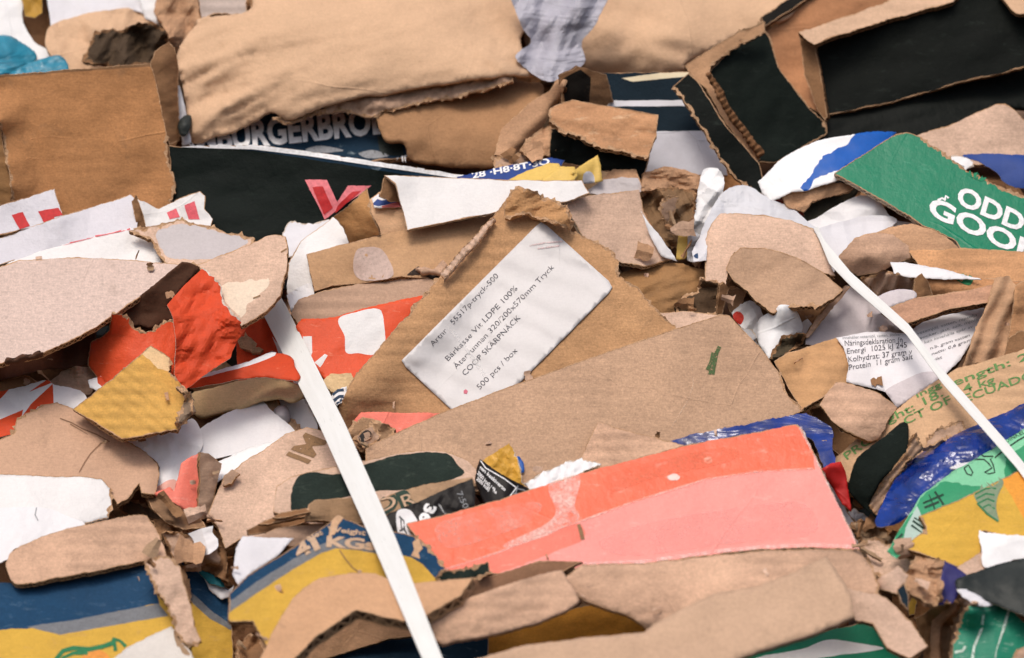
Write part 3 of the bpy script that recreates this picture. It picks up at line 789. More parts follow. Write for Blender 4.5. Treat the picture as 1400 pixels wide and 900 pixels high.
# big black box at the right
th = thing('black_box', 'big black lined box lying open on its side at the top right', 'box', (1200, 110))
sheet('film_lining', '1105,150 1300,100 1480,70 1480,156 1367,146 1303,176 1258,190 1232,186 1110,205', card('#0a0f0b', .1, .2, 0, 0, 0, spec=.12, rough=.6, name='black_film'), parent=th, pitch=40, life=.4, edge=False, wr=[(.006, 34, 14, 6)], plabel='glossy black film')
sheet('back_panel', '1049,42 1125,-12 1290,-60 1420,-60 1160,50 1108,62 1104,100 1122,142 1130,162 1106,146 1064,94', card('#b07d58', .1, .1, .1), parent=th, pitch=26, bend=[(0, .02)], wr=[(.003, 40, 20, 2)])
stroke(sheet('top_edge', '1046,36 1125,-14 1160,-40 1150,-60 1100,-16 1040,24', card('#16130f', .1, .1, 0), parent=th, pitch=40, edge='flute_dark'), 'brown_line', ['1047,38 1124,-10'], 2, INKBR)
sheet('inner_panel', '1113,62 1147,48 1211,27 1310,-4 1400,-30 1480,-40 1480,74 1317,112 1218,140 1129,158 1120,108', BLACK, parent=th, pitch=16, wr=[(.003, 60, 15, 3)], regions=[('1111,60 1116,60 1123,108 1132,158 1126,158 1118,108', GK)])
sheet('tan_corner', '1366,-30 1480,-30 1480,20 1410,20 1382,12', A8, parent=th, pitch=40, smooth=True)
sheet('end_panel', '1093,48 1106,42 1114,62 1123,108 1131,160 1128,166 1118,152 1100,102', A7, parent=th, pitch=10, yaw=-20, tear=.8, edge='flute_dark')
sheet('rim_strip', '1092,44 1204,6 1243,-14 1330,-24 1300,4 1214,27 1147,48 1112,62 1104,56', card('#c9a78a', .1, .1, .1), parent=th, pitch=58, tear=1, wr=[(.002, 20, 15, 4)], edge='flute_dark')
sheet('liner_panel', '968,100 985,82 1011,58 1046,42 1052,50 1064,92 1105,146,.8 1128,168,1.6 1131,182,1.2 1102,199 1062,222,1 1036,222 1000,160', BLACK2, parent=th, pitch=24, yaw=14, folds=[(975, 110, 1045, 215, 10, 12)], edge='flute')
sheet('edge_flap', '936,90 975,64 1011,43,1.4 1046,30,1.2 1046,45,1.4 1000,68,1.4 972,90 969,104,1.6 1000,155,1.6 1038,210,1.6 1034,226 985,158 965,120 950,110', card('#c39873', .1, .12, .05), parent=th, pitch=30, edge='flute_dark')
sheet('corrugated_edge', '965,100 972,98 986,122 1004,154 1024,182 1045,208 1038,216 1016,186 996,160 980,130', card('#7b573a', .14, .1, 0), parent=th, pitch=20, flutes=(.0035, 8, 33), tear=1.2, edge=False, life=0, inset=0)
sheet('outer_panel', '921,117 941,101,.6 954,111 993,173 1038,223 1050,270,1.2 1030,262,2 1007,246,1.6 982,213,1.6 943,149,1.6', BLACK, parent=th, pitch=26, edge='flute')

# ================================================================== second row
sheet('cardboard_sheet', '1250,192 1258,184 1303,169 1340,152 1367,142 1386,149 1410,170 1480,190 1480,222 1303,224 1280,210', A2, 'pale tan piece with a round top under the black film', C, smooth=True, bend=[(0, .02)], wr=[(.003, 40, 10, 3)], edge='flute_pale')
sheet('paper_scrap', '1316,213 1350,210 1381,211 1480,222 1480,262 1385,255 1362,236 1340,222', NAVYP, 'navy blue scrap behind the green sheet at the right edge', Pp, crumple=[(.006, 40)], smooth=True)
stroke(sheet('paper_scrap', '1296,214 1325,214 1332,228 1317,236 1300,230', W3, 'tiny white scrap peeping out above the green sheet', Pp, tear=1.4), 'grey_line', ['1303,222 1318,228'], 1.5, INKGREY)
sheet('cardboard_scrap', '1080,285 1102,262 1150,246 1180,240 1172,262 1140,292 1118,310', card('#343228', .1, .2, 0), 'dark olive scrap in the hollow below the blue paper', C, tear=1, edge=False)
sheet('paper_scrap', '1054,270 1098,266 1100,300 1072,302 1058,288', paper('#963a26', .06, .2), 'rust red scrap below the white and blue paper', Pp, crumple=[(.014, 22)])
sheet('crumpled_cardboard', '1070,266 1104,252 1150,250 1172,252 1160,262 1112,276 1098,290 1076,282', A3, 'short brown fold below the white and blue paper', C, crumple=[(.014, 24)], edge=False, tear=1.2)
sheet('paper_sheet', '1036,249 1068,217 1100,200 1125,190 1172,183 1200,179 1226,181 1211,199 1180,216 1146,234 1146,246 1104,261 1085,262 1054,276 1042,264', W3, 'curved white paper strip printed blue beside the green sheet', Pp, bend=[(30, .02)], tear=.8, wr=[(.004, 50, 30, 3)], pitch=44, regions=[('1172,180 1200,176 1230,180 1213,200 1184,214 1148,232 1112,246 1104,263 1094,257 1111,236 1125,214 1157,199 1163,190', BLUEP, False, 1.6)])
sheet('paper_scrap', '1098,308 1122,295 1150,278 1178,267 1200,274 1222,300 1250,306 1210,318 1150,325 1120,322', W1, 'white crumpled paper under the left corner of the green sheet', Pp, crumple=[(.014, 36)], smooth=True, dents=[(1185, 285, 22, -.015)])
sheet('paper_scrap', '1112,318 1150,303 1195,294 1226,300 1205,320 1150,348 1140,372 1126,345', W2, 'grey white wad of paper behind the upper end of the thin strap', Pp, crumple=[(.008, 45)], smooth=True)
pg = sheet('printed_board', '1141,237 1225,183 1239,181 1261,188,1.8 1296,214,1.8 1340,243,1.8 1396,267,1.8 1490,310 1490,380 1400,348 1314,341 1308,330,.8 1262,308,.8 1218,281', GREEN, 'bright green printed board with white bubble letters', 'printed board', group='printed boards in the heap', pitch=40, yaw=6, t=.006, soft=0, life=.12, bend=[(-30, .012)], edge='flute_pale', regions=[('1346,246 1352,226 1362,238 1382,250 1398,272 1376,262 1362,250', MAT['ply'], False, 1.5)])
blob(pg, 'green_tag', '1324,238 1334,226 1346,230 1350,240 1342,248', ink('#16815a', .1))
G1 = dict(bold=.035, shear=-.12)
text(pg, 'ODD', (1305, 276), (1395, 317), 24, INKWW, **G1, name='white_lettering')
text(pg, 'GOOD', (1266, 291), (1422, 362), 24, INKWW, **G1, name='white_lettering')
stroke(pg, 'leaf_mark', ['1282,274 1288,271 1293,274', '1292,273 1293,268 1297,271'], 3, INKWW)

pw = sheet('printed_wrapper', '625,242 650,236 700,226 751,216 772,219 760,236 700,248 630,250', NAVYP, 'navy wrapper with small white lettering above the white sheet', 'wrapper', pitch=52)
text(pw, '28 ·H8·8T·3Q', (646, 244), (752, 224), 8, INKWW, bold=.03)
sheet('paper_scrap', '690,247 720,234 751,223 764,224 770,232 745,246 700,252', YELP, 'flat yellow strip on the navy wrapper', Pp, pitch=55)
sheet('paper_scrap', '740,246 766,228 786,228 790,240 782,250 745,252', YELP, 'yellow piece in the middle of the three yellow scraps', Pp, pitch=40)
sheet('paper_scrap', '780,238 800,222 817,212 821,226 824,248 800,252 788,250', YELP, 'upright yellow corner beside the torn black box', Pp, pitch=25, regions=[('798,238 806,234 812,240 812,252 798,252', W4, True)])
sheet('cardboard_scrap', '822,246 838,232 870,232 878,254 850,262', A3, 'small brown corner under the torn black box', C)
sheet('paper_scrap', '800,262 826,246 850,242 872,244 880,262 830,270', WG, 'small pale scrap between yellow paper and the tan square', Pp, crumple=[(.006, 25)])
sheet('cardboard_scrap', '500,276 520,262 548,270 558,316 500,330', card('#cba37f', .1, .1), 'tan scrap marked with a dark smear beside the white sheet', C, pitch=30, regions=[('485,302 492,299 500,310 504,324 498,326 492,312', CHAR, True, 1), ('470,300 486,300 496,330 466,340', A6, False, 1)])
sheet('paper_scrap', '508,272 524,262 546,268 548,284 512,284', W1, 'tiny scrap with navy and pink bands beside the white sheet', Pp, regions=[('508,280 516,272 522,274 548,270 548,276 518,282', NAVYP), ('522,282 548,275 548,292 524,294', paper('#ee7f7a'))])
sheet('cardboard_scrap', '519,268 524,243 534,240 547,256 549,276 534,276', A7, 'small dark folded corner left of the white sheet', C, folds=[(540, 240, 530, 276, 40, 4)], pitch=10)
sheet('coated_board', '525,240 545,240 620,243 700,246 795,247,.9 806,264,.8 776,276 680,290 600,306 556,315 550,285 540,252', WC, 'long plain white coated board above the labelled cardboard', Pp, pitch=38, yaw=2, t=.003, bend=[(0, .012)], edge='flute_pale', tear=.4)
sheet('crumpled_cardboard', '876,262 880,236 908,228 935,232 961,242 962,252 950,262 920,258', A3, 'rolled brown lip above the deep hollow in the middle right', C, crumple=[(.016, 26)], smooth=True, edge=False, wr=[(.008, 16, 0, 3)])
sheet('crumpled_cardboard', '874,268 900,258 930,256 950,262 948,300 936,322 926,338 904,336 888,316', card('#7d6145', .14, .1, 0), 'dark crumpled brown wad in the deep hollow in the middle right', C, crumple=[(.03, 30), (.012, 13)], edge=False, tear=2, torn=MAT['plyd'])
sheet('cardboard_scrap', '902,278 914,266 928,270 922,290 914,312 906,298', A5, 'small curled tongue of board inside the hollow', C, tear=1.5, pitch=5)
sheet('paper_scrap', '927,312 938,306 948,303 944,330 938,354 925,355', YELP, 'pale yellow strip standing in the hollow', Pp, pitch=10)
sheet('paper_scrap', '940,322 952,318 962,326 962,346 950,360 940,356', GREYW, 'grey scrap beside the pale yellow strip', Pp, crumple=[(.008, 20)])
sheet('crumpled_paper', '954,262 960,236 972,229 984,233 990,250 984,278 968,300 956,322 946,314 948,290', W3, 'bright white crumpled paper standing right of the hollow', Pp, crumple=[(.02, 26)], smooth=True, pitch=20, tear=1.2)
sheet('crumpled_paper', '966,300 984,268 1000,256 1022,254 1046,268 1080,284 1106,304 1112,316 1040,318 990,310 964,345 952,340', CLEARF, 'broad crumpled pale film behind the tan card at centre right', PL, crumple=[(.012, 46)], smooth=True, pitch=46)
blob(sheet('paper_scrap', '946,344 958,322 968,318 966,356 948,358', W2, 'small white corner behind the tan card at centre right', Pp, crumple=[(.006, 20)]), 'navy_dot', '948,350 954,346 954,354', ink('#1d3f66', .1))
sheet('cardboard_sheet', '964,330 972,306 985,292 1040,293 1080,302 1112,312 1125,340 1142,378 1120,372 1075,350 1040,345 1004,345 996,372 992,390 964,392', A2, 'smooth tan card behind the speckled brown round piece', C, pitch=42, tear=.9, bend=[(10, .02)])
# ================================================================== left middle
pe = sheet('printed_carton', '-80,300 0,281 75,258,.6 86,296,1 60,306 -80,342', WC2, 'grey white carton flap with red capitals under the brown box', CT, pitch=30, yaw=-6, edge='flute')
blob(pe, 'red_letter', '16,294 31,290 41,309 27,314', INKR, False)
blob(pe, 'red_letter', '52,289 80,284 86,294 74,297 76,302 60,304', INKR, False)
sheet('cardboard_sheet', '-80,352 0,325 90,294 178,266,.5 187,274,1.2 188,312 160,320 89,338 0,362 -80,380', WC2, 'long pale blue white card sloping under the red capitals', Pp, pitch=44, yaw=-4, t=.003, edge='flute_pale')
sheet('cardboard_scrap', '180,276 186,267 192,275 203,309 188,311', A7, 'thin dark brown end of board between two white cards', C, pitch=5, wr=[(.004, 12, 70, 3)])
pr = sheet('printed_carton', '188,272 217,285 249,270 274,261 281,268 280,285 292,300 288,310 200,312', WC, 'small white carton corner with pink red bars by the black carton', CT, pitch=24, tear=.8)
blob(pr, 'pink_bar', '228,291 241,285 246,297 232,300', ink('#e0606a', .25), False)
blob(pr, 'pink_bar', '252,281 266,275 273,300 258,300', ink('#e0606a', .25), False)
pq = sheet('coated_board', '10,360 60,342 120,326 178,312 214,326 224,366 120,366 40,366', WC, 'white card with a thin red line above the big tan sheet', Pp, pitch=44, t=.003, edge=False)
stroke(pq, 'red_line', ['84,335 130,323 178,313'], 2.4, ink('#e26a70', .2))
sheet('torn_cardboard', '176,316 200,311 212,308 249,300 285,309 310,318 349,326 342,342 300,362 230,366 216,348 205,328', A2, 'torn grey faced card beside the black carton', C, tear=1.6, pitch=46, regions=[('214,318 232,310 250,306 285,313 338,328 320,344 295,354 240,354 222,342', WG, True, 1.2)])
sheet('cardboard_sheet', '-90,376 0,364 28,356 107,352 180,356 232,360 252,362 200,400 160,428 132,447 107,461 57,484 0,497 -90,516', A6, 'largest pale tan sheet lying flat at the left edge', C, pitch=54, life=.25, yaw=-3, bend=[(90, .012)], wr=[(.003, 110, 0)], t=.006)
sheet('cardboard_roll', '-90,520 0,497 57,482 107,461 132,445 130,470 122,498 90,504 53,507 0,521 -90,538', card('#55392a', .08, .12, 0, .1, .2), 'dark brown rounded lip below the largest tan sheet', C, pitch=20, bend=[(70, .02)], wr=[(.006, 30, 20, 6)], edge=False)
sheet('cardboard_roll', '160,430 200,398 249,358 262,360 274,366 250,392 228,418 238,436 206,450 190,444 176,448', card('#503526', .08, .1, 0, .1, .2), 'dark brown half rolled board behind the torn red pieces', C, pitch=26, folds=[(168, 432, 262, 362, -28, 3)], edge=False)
sheet('cardboard_scrap', '-60,526 0,520 40,514 54,523 20,535 -60,545', A7, 'small dirty yellow brown scrap at the left edge', C, tear=1)
sheet('cardboard_scrap', '66,523 85,508 103,500 121,503 136,524 122,540 75,528', A5, 'small humped brown scrap left of the torn red pieces', C, smooth=True, crumple=[(.012, 30)], edge=False)
pz = sheet('printed_wrapper', '-80,540 0,535 46,524 66,520 75,526 112,536 120,560 100,575 71,560 50,560 30,576 25,592 -80,606', paper('#ebe7e6'), 'white wrapper with slanting red stripes at the left edge', 'wrapper', pitch=42, crumple=[(.010, 40)], smooth=True, regions=[('-80,542 0,535 14,531 0,546 -80,562', RED), ('40,536 66,518 70,524 54,530', RED), ('30,570 42,553 72,525 74,560 52,556 34,582', RED), ('-80,584 0,574 32,560 24,596 -80,604', RED)])

# centre: white boards and the tan bar
sheet('paper_scrap', '386,318 397,304 425,307 446,300 462,300 440,330 420,350 394,352', W2, 'pale torn paper edge beside the black carton', Pp, tear=1.6, pitch=40)
sheet('coated_board', '394,360 412,330 456,296 472,306 488,330 470,346 422,350 428,380 430,396 402,430 392,412', WC, 'white board with an open fold left of the tan bar', Pp, pitch=32, yaw=8, t=.003, bend=[(40, .02)], edge='flute_pale')
sheet('crumpled_paper', '392,404 404,396 420,388 430,386 430,402 408,424 400,430', W1, 'small white wad left of the tan bar', Pp, crumple=[(.012, 22)])
sheet('cardboard_scrap', '456,297 480,278 502,256,.5 506,278,1.4 508,294 520,322 478,334 470,312', card('#b88757', .1, .14), 'brown torn corner standing left of the white sheet', C, pitch=16, yaw=10, bend=[(60, .02)], tear=1)
sheet('cardboard_sheet', '397,430 408,410 440,398 500,386 553,373 600,384 640,350 640,394 578,412 511,424 457,440 408,444', A5, 'lower half of the folded tan board over the red stripes', C, pitch=50, tear=.9, wr=[(.003, 40, 12, 4)])
pt = sheet('cardboard_sheet', '419,348 428,345 482,331 553,313 625,304 690,290 690,320 603,378 575,380 548,378 493,388 455,391 430,398 424,372', card('#bb946f', .1, .1, .03), 'long tan bar of folded board left of the labelled cardboard', C, pitch=34, yaw=2, tear=.6, folds=[(419, 352, 680, 302, 20, 3)], edge='flute')
blob(pt, 'glue_patch', '486,345 500,338 520,340 532,356 536,378 500,384 484,372', ink('#c3a99c', .3), True)
blob(pt, 'painted_hole_shade', '556,376 566,368 572,364 580,370 592,372 604,364 606,374 598,382 588,380 576,376', ink('#2c1d12', .0), False)  # dark ink paints the shade inside the hole
sheet('torn_ply', '568,366 580,364 594,368 606,356 612,362 604,374 590,371 578,372', A1, 'small lifted lip of ply over the hole painted dark on the tan bar', C, tear=1.2, pitch=50, edge=False)
pd = sheet('printed_carton', '404,446 412,437 457,434 511,418 585,402 575,430 530,480 485,520 450,526 424,492', RED2, 'red carton with a white block behind the labelled cardboard', CT, pitch=40, folds=[(428, 494, 515, 482, -14, 5)], regions=[('463,436 490,426 514,422 523,430 527,464 524,476 511,485 490,483 473,482 471,460', WC, True), ('414,460 426,460 427,482 424,492 416,478', WC), ('430,496 444,484 448,486 438,502', WC)], edge=False)
sheet('printed_wrapper', '322,452 345,440 366,434 384,470 402,500 408,526 360,520 326,522', RED, 'red paper with white curved lines left of the wide strap', 'wrapper', pitch=36, crumple=[(.010, 40)], regions=[('318,512 345,492 372,480 378,484 350,494 330,516', W1), ('372,460 380,470 392,490 410,526 402,524 384,492', W1)])
sheet('cardboard_scrap', '325,465 336,458 344,462 350,474 360,478 356,482 344,482 326,472', A3, 'tiny torn brown scrap on the red paper', C, tear=2, edge=False)
# white sheets under the tan roll
sheet('paper_sheet', '374,530 392,534 418,546 434,580 436,602 405,596 392,570', W1, 'white card corner left of the wide strap', Pp, pitch=40)
sheet('torn_cardboard', '350,544 366,540 380,546 392,566 412,588 400,600 384,592 366,566', GK, 'torn greyish ply hanging between two white sheets', C, tear=2, crumple=[(.012, 22)], edge=False)
sheet('foam_lump', '374,562 380,555 390,554 396,562 396,576 386,580 376,576', paper('#b9b4b6'), 'small grey foam stub in the torn ply', 'lump', smooth=True, dents=[(385, 566, 12, -.014)])
sheet('cardboard_roll', '260,540 300,528 330,520 360,516 390,520 418,534 400,546 382,542 352,546 330,556 300,564 270,570', TANROLL, 'straw coloured flat roll lying above the white sheets', C, pitch=40, bend=[(75, .018)], smooth=True, edge=False)
sheet('cardboard_scrap', '440,522 452,512 480,510 486,522 470,540 452,536', TANROLL, 'straw coloured scrap between the wide strap and the labelled cardboard', C, crumple=[(.01, 28)], smooth=True, edge=False)
pn = sheet('paper_scrap', '452,542 462,532 474,528 474,546 460,556', W1, 'tiny navy patterned paper beside the labelled cardboard', Pp)
stroke(pn, 'navy_pattern', ['455,540 462,534 470,533', '456,548 464,542 470,542', '460,552 468,546'], 3.2, ink('#16324e', .1), jit=.4)
sheet('paper_sheet', '272,588 300,570 330,556 354,545 372,562 404,592 376,608 300,626 276,628 268,600', W1, 'big white creased sheet under the straw coloured roll', Pp, pitch=46, crumple=[(.006, 60)], smooth=True)
sheet('paper_sheet', '280,640 340,612 400,594 420,592 380,624 310,650 288,666', W3, 'white flat sheet edge above the stamped tan board', Pp, pitch=52)
sheet('crumpled_paper', '168,606 215,592 245,584 262,572 274,586 276,612 260,630 252,662 240,682 212,680 218,640 200,620', W1, 'white crumpled sheet with a pink stain beside the red fold', Pp, crumple=[(.012, 40)], smooth=True, pitch=38, regions=[('212,682 216,664 232,656 248,664 240,686', paper('#eeb2a2'), True, 1.5)])
sheet('printed_fold', '238,672 248,634 262,624 275,619 274,660 271,706 248,694 212,674 232,666', PINKR, 'coral red folded card standing beside white paper', CT, pitch=34, yaw=8, lift=.02, life=.3, folds=[(258, 626, 244, 690, 24, 3)], edge=False)
sheet('cardboard_scrap', '274,618 286,620 304,634 296,664 288,706 270,712', A5, 'upright brown sliver behind the coral red fold', C, pitch=8, folds=[(290, 622, 282, 705, 30, 3)], tear=.8)
sheet('crumpled_cardboard', '160,690 178,684 200,690 232,700 250,716 226,724 206,712 170,704', card('#52402f', .14, .1, 0), 'crushed ply coloured dark as the shaded hole under the round end of the tan sheet', C, crumple=[(.02, 28)], tear=2, edge=False, torn=MAT['plyd'])  # dark colour stands in for the shade of a hole here
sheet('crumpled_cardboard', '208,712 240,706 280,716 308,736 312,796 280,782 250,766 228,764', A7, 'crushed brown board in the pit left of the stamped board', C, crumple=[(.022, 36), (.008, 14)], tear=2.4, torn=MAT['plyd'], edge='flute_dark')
sheet('cardboard_flap', '196,672 215,677 250,694 276,712 282,722 250,724 226,714 206,692', card('#8a6b50', .12, .2), 'brown flap with a sharp edge above the crushed pit', C, pitch=30, wr=[(.01, 26, -30, 2)], tear=1)
sheet('crumpled_cardboard', '222,730 244,728 276,738 300,748 304,774 270,776 236,764', A5, 'curled brown strip across the crushed pit', C, wr=[(.014, 24, -20, 2)], tear=1.6, torn=MAT['plyd'], pitch=26)

# ================================================================== right middle
sheet('cardboard_sheet', '1183,326 1218,309 1246,307 1275,312 1296,326 1316,342 1240,352', A3, 'brown card just under the bottom edge of the green sheet', C, smooth=True, pitch=46, bend=[(0, .02)])
sheet('cardboard_sheet', '1240,342 1317,339 1400,344 1480,346 1480,392 1380,400 1340,392 1262,370', card('#c9976c'), 'long tan bar under the green sheet at the right', C, pitch=44, t=.005)
blob(sheet('cardboard_sheet', '1258,376 1330,378 1400,385 1380,402 1290,412 1262,404', card('#bd8a60'), 'tan fold behind the corrugated scrap', C, pitch=35, bend=[(80, .015)]), 'green_stamp', '1304,380 1318,374 1330,380 1324,390', INKGREEN)
sheet('paper_sheet', '1217,358 1240,359 1290,368 1342,382 1300,382 1246,380 1222,374', W1, 'narrow white pointed sheet across the tan bar', Pp, pitch=48)
sheet('cardboard_bundle', '1146,350 1168,326 1193,318 1221,320 1243,336 1246,354 1218,364 1197,374 1172,378 1157,366', A1, 'rounded tan bundle of board right of the thin strap', C, smooth=True, pitch=36, bend=[(0, .03), (90, .02)], dents=[(1185, 368, 14, .01)], edge='flute_dark')
sheet('corrugated_scrap', '1177,382 1207,370 1239,376 1254,380 1252,398 1218,402 1202,408', card('#cfae94', .1, .1, 0), 'small scrap with bare corrugation below the tan bundle', C, flutes=(.0045, 15, 60), tear=1.6, pitch=40)
sheet('cardboard_scrap', '1250,382 1260,374 1268,384 1276,404 1250,410', A7, 'small dark folded end right of the bare corrugation', C, folds=[(1262, 374, 1264, 408, 45, 2)], pitch=5)
sheet('paper_scrap', '1198,408 1221,397 1250,398 1252,408 1232,414 1212,420', LAV, 'small grey white tongue under the bare corrugation', Pp, smooth=True)
sheet('cardboard_sheet', '1086,424 1128,420 1146,412 1120,446 1100,444', A7, 'brown fold under the speckled round piece', C, pitch=30)
sheet('cardboard_sheet', '1206,424 1253,407 1310,399 1357,389 1376,396 1350,414 1300,422 1250,440 1232,444', card('#c4977a'), 'curved pinkish brown strip above the white nutrition label', C, pitch=44, bend=[(0, -.012)], edge='flute_dark', t=.007)
sheet('paper_sheet', '1095,470 1111,447 1140,412 1158,390 1190,404 1218,430 1244,448 1262,462 1180,474 1130,474', LAV, 'lavender grey sheet behind the white nutrition label', Pp, pitch=48, smooth=False)
sheet('cardboard_scrap', '1098,462 1118,432 1156,390 1163,392 1130,432 1106,462', A1, 'thin tan edge leaning on the lavender sheet', C, pitch=20, tear=.8)
sheet('cardboard_sheet', '992,368 1000,350 1012,340 1040,339 1070,345 1093,354 1122,370,.8 1152,396,.8 1140,408 1118,420,1.4 1076,420 1056,428,1 1034,412 1020,396 1002,384', A9, 'speckled brown round piece left of the thin strap', C, pitch=46, smooth=True, bend=[(20, .018)], wr=[(.004, 40, 30, 2)])
sheet('cardboard_scrap', '846,375 870,366 904,360 931,360 966,370 964,392 986,390 984,432 930,440 896,432 876,408', card('#a0784f', .08, .1), 'brown crumpled sack like board right of the labelled cardboard', C, smooth=True, crumple=[(.012, 60)], dents=[(910, 395, 45, -.025)], wr=[(.006, 30, 20, 3)], edge=False)
sheet('crumpled_cardboard', '924,420 934,406 955,400 958,380 985,388 984,430 930,436', card('#4e3b29', .14, .1, 0), 'torn board coloured dark as a shaded hollow beside the speckled round piece', C, crumple=[(.02, 22)], tear=2, edge=False)  # shade of the hollow is put into the dark board colour
sheet('cardboard_scrap', '984,390 990,386 996,394 988,430 980,430', A7, 'dark upright edge of board by the white crumpled bits', C, pitch=2)
sheet('cardboard_scrap', '996,398 1008,392 1022,400 1012,424 1000,430 994,420', A3, 'small brown corner above the white crumpled bits', C, pitch=10, tear=1)
sheet('cardboard_scrap', '886,428 940,426 985,430 975,444 920,456 895,452', A2, 'thin pale strip between the labelled cardboard and the long kraft sheet', C, pitch=52)
pk = sheet('crumpled_paper', '1000,428 1012,416 1026,410 1040,420 1046,440 1036,462 1020,455 1006,440', W1, 'white crumpled wrapper with a red dot right of the long kraft sheet', 'wrapper', crumple=[(.014, 22)], tear=1.2, pitch=24)
blob(pk, 'red_dot', '1002,430 1010,426 1017,434 1012,444 1004,438', ink('#d23a2c', .1))
sheet('crumpled_paper', '1012,448 1030,450 1040,474 1056,492 1044,492 1026,470', GREYW, 'grey crumpled bits against the long kraft sheet', Pp, crumple=[(.014, 18)], tear=2)
sheet('paper_sheet', '1088,446 1104,436 1112,446 1100,460 1086,462', W1, 'tiny white corner beside the lavender sheet', Pp)
sheet('paper_roll', '1036,466 1038,436 1060,424 1064,418 1078,417 1090,428 1098,452 1075,462 1058,482 1054,494 1044,480', W3, 'white rolled paper right of the long kraft sheet', Pp, smooth=True, bend=[(-20, .03)], pitch=30)
sheet('crumpled_cardboard', '1050,500 1060,476 1072,460 1092,453 1102,458 1098,470 1080,480 1066,500 1072,526 1058,516', card('#4a4030', .14, .12, 0), 'dark fringed end of torn corrugation under the white roll', C, crumple=[(.02, 16)], tear=2.6, edge=False, torn=MAT['plyd'], pitch=5)
# ================================================================== centre: the labelled board
sheet('cardboard_sheet', '770,276 800,268 874,260 880,290 898,322 918,356 880,364 850,360 800,330', A2, 'tan square card right behind the labelled cardboard', C, pitch=46, tear=.7, edge='flute_pale')
sheet('paper_scrap', '876,288 884,300 900,320 922,350 926,358 904,350 888,322', W1, 'white strip with navy dashes beside the tan square', Pp, pitch=20)
pl = sheet('labelled_cardboard', '461,562,1 482,518,1.2 518,475,1.2 553,436,1.6 603,375,1.6 640,334,1.2 674,297,1.2 692,272,1.6 708,256,1.8 726,262,2 751,272,2 778,288,2 782,314,2 808,328,1.5 836,342,2 846,358,1.5 846,378,1.8 872,393,1.6 893,418,1.6 924,448,.5 930,500 760,580 610,640 500,620 484,598,1 472,585,1', card('#b28962', .17, .12, .16), 'brown torn cardboard with a big white address label stuck on', C, pitch=40, yaw=-3, life=.5, wr=[(.003, 80, 40, 2)], folds=[(690, 300, 850, 356, 12, 8), (466, 552, 560, 600, -14, 10)], dents=[(740, 285, 20, -.008), (815, 345, 20, -.006)], flutes=(.0008, 34, -20), edge='flute', inset=4)
ls = sheet('address_label', [(x, y, .15) for x, y in [(556, 486), (732, 310), (740, 304), (748, 309), (832, 384), (837, 393), (832, 401), (655, 580), (647, 584), (638, 580), (555, 502), (549, 493)]], STICK, parent=pl.ob, pitch=0, t=.0004, anchor=4.0, tear=.1, step=5, life=0)
bpy.data.objects.remove(ls.ob.children[0]) if ls.ob.children else None
# press the label flat onto the board
me = ls.ob.data; o0 = WPOS[ls.ob.name].copy()
co = np.empty(len(me.vertices) * 3); me.vertices.foreach_get('co', co); co = co.reshape(-1, 3) + o0
nv = len(co) // 2; px = co[:, 0] / (K * co[:, 1]) + 700; py = 450 - (co[:, 2] - H) / (K * co[:, 1])
px[nv:] = px[:nv]; py[nv:] = py[:nv]
lf = lambda x, y: pl.rel(x, y) + .0003 * fbm(np.asarray(x) / 45., np.asarray(y) / 45., 77, 3) + .0008 * np.exp(-((np.asarray(x) - np.asarray(y) - 205) / 6.) ** 2) - .0022
dd = lf(px, py); dd[nv:] += .0009
nw = world(px, py, dd); oo = nw.mean(0)
me.vertices.foreach_set('co', (nw - oo).ravel()); me.update()
ls.ob.location = oo - WPOS[pl.ob.name]; WPOS[ls.ob.name] = oo
ls.rel = lf
sheet('corrugated_edge', '602,374 622,352 640,332 674,296 679,301 646,338 628,358 608,381', A2, parent=pl.ob, pitch=40, flutes=(.003, 9, 137), tear=1.3, edge=False, life=0, inset=0)
lip = sheet('crumpled_lip', '690,280,1.5 697,266,2 709,254,2 727,261,2 751,271,2 778,287,2 782,312,2 764,306,2 742,300,2 716,292,2 690,298,1', card('#b98c60', .16, .1, .05), parent=pl.ob, pitch=30, crumple=[(.016, 30)], wr=[(.004, 16, 25, 3)], edge=False, torn=MAT['ply'])
LB = dict(name='printed_words', off=.0006, skew=(-.73, -.69))
text(ls, 'Artnr', (592, 474), (612, 453), 7.4, INKB, bold=-.006, **LB)
text(ls, '55517p-tryck-500', (620, 444), (682, 378), 7.4, INKB, bold=-.006, **LB)
text(ls, 'Bärkasse Vit LDPE 100%', (613, 494), (708, 395), 7.4, INKB, bold=-.006, **LB)
text(ls, 'Återvunnen 320/200x570mm Tryck', (624, 505), (758, 366), 7.4, INKB, bold=-.006, **LB)
text(ls, 'COOP SKÄRPNÄCK', (636, 514), (712, 435), 7.4, INKB, bold=-.006, **LB)
text(ls, '500 pcs / box', (656, 533), (708, 480), 7.4, INKB, bold=-.006, **LB)
blob(ls, 'pink_dot', '634,534 637,532 640,535 638,539 634,538', ink('#c9687a', .2))
stroke(ls, 'pink_smear', ['724,336 745,332 770,330', '735,340 765,336'], 2, ink('#dcc4c2', 1))
stroke(ls, 'crease_mark', ['610,445 626,462 640,480 654,500 664,516'], 4, smear('#f4f2f0', .8), jit=.5)
sheet('paper_scrap', '477,592 486,572 494,563 540,564 602,565 585,580 546,592 520,606 500,612', PINKR, 'coral pink fold showing below the labelled cardboard', CT, pitch=30, folds=[(500, 563, 545, 592, 24, 3)], edge=False)
sheet('crumpled_cardboard', '466,598 480,582 492,572 510,574 540,586 534,598 514,610 500,616 484,612', card('#9a7a5c', .14, .1, 0), 'small torn brown wad between the wide strap and the coral fold', C, crumple=[(.02, 20)], tear=2, edge=False)
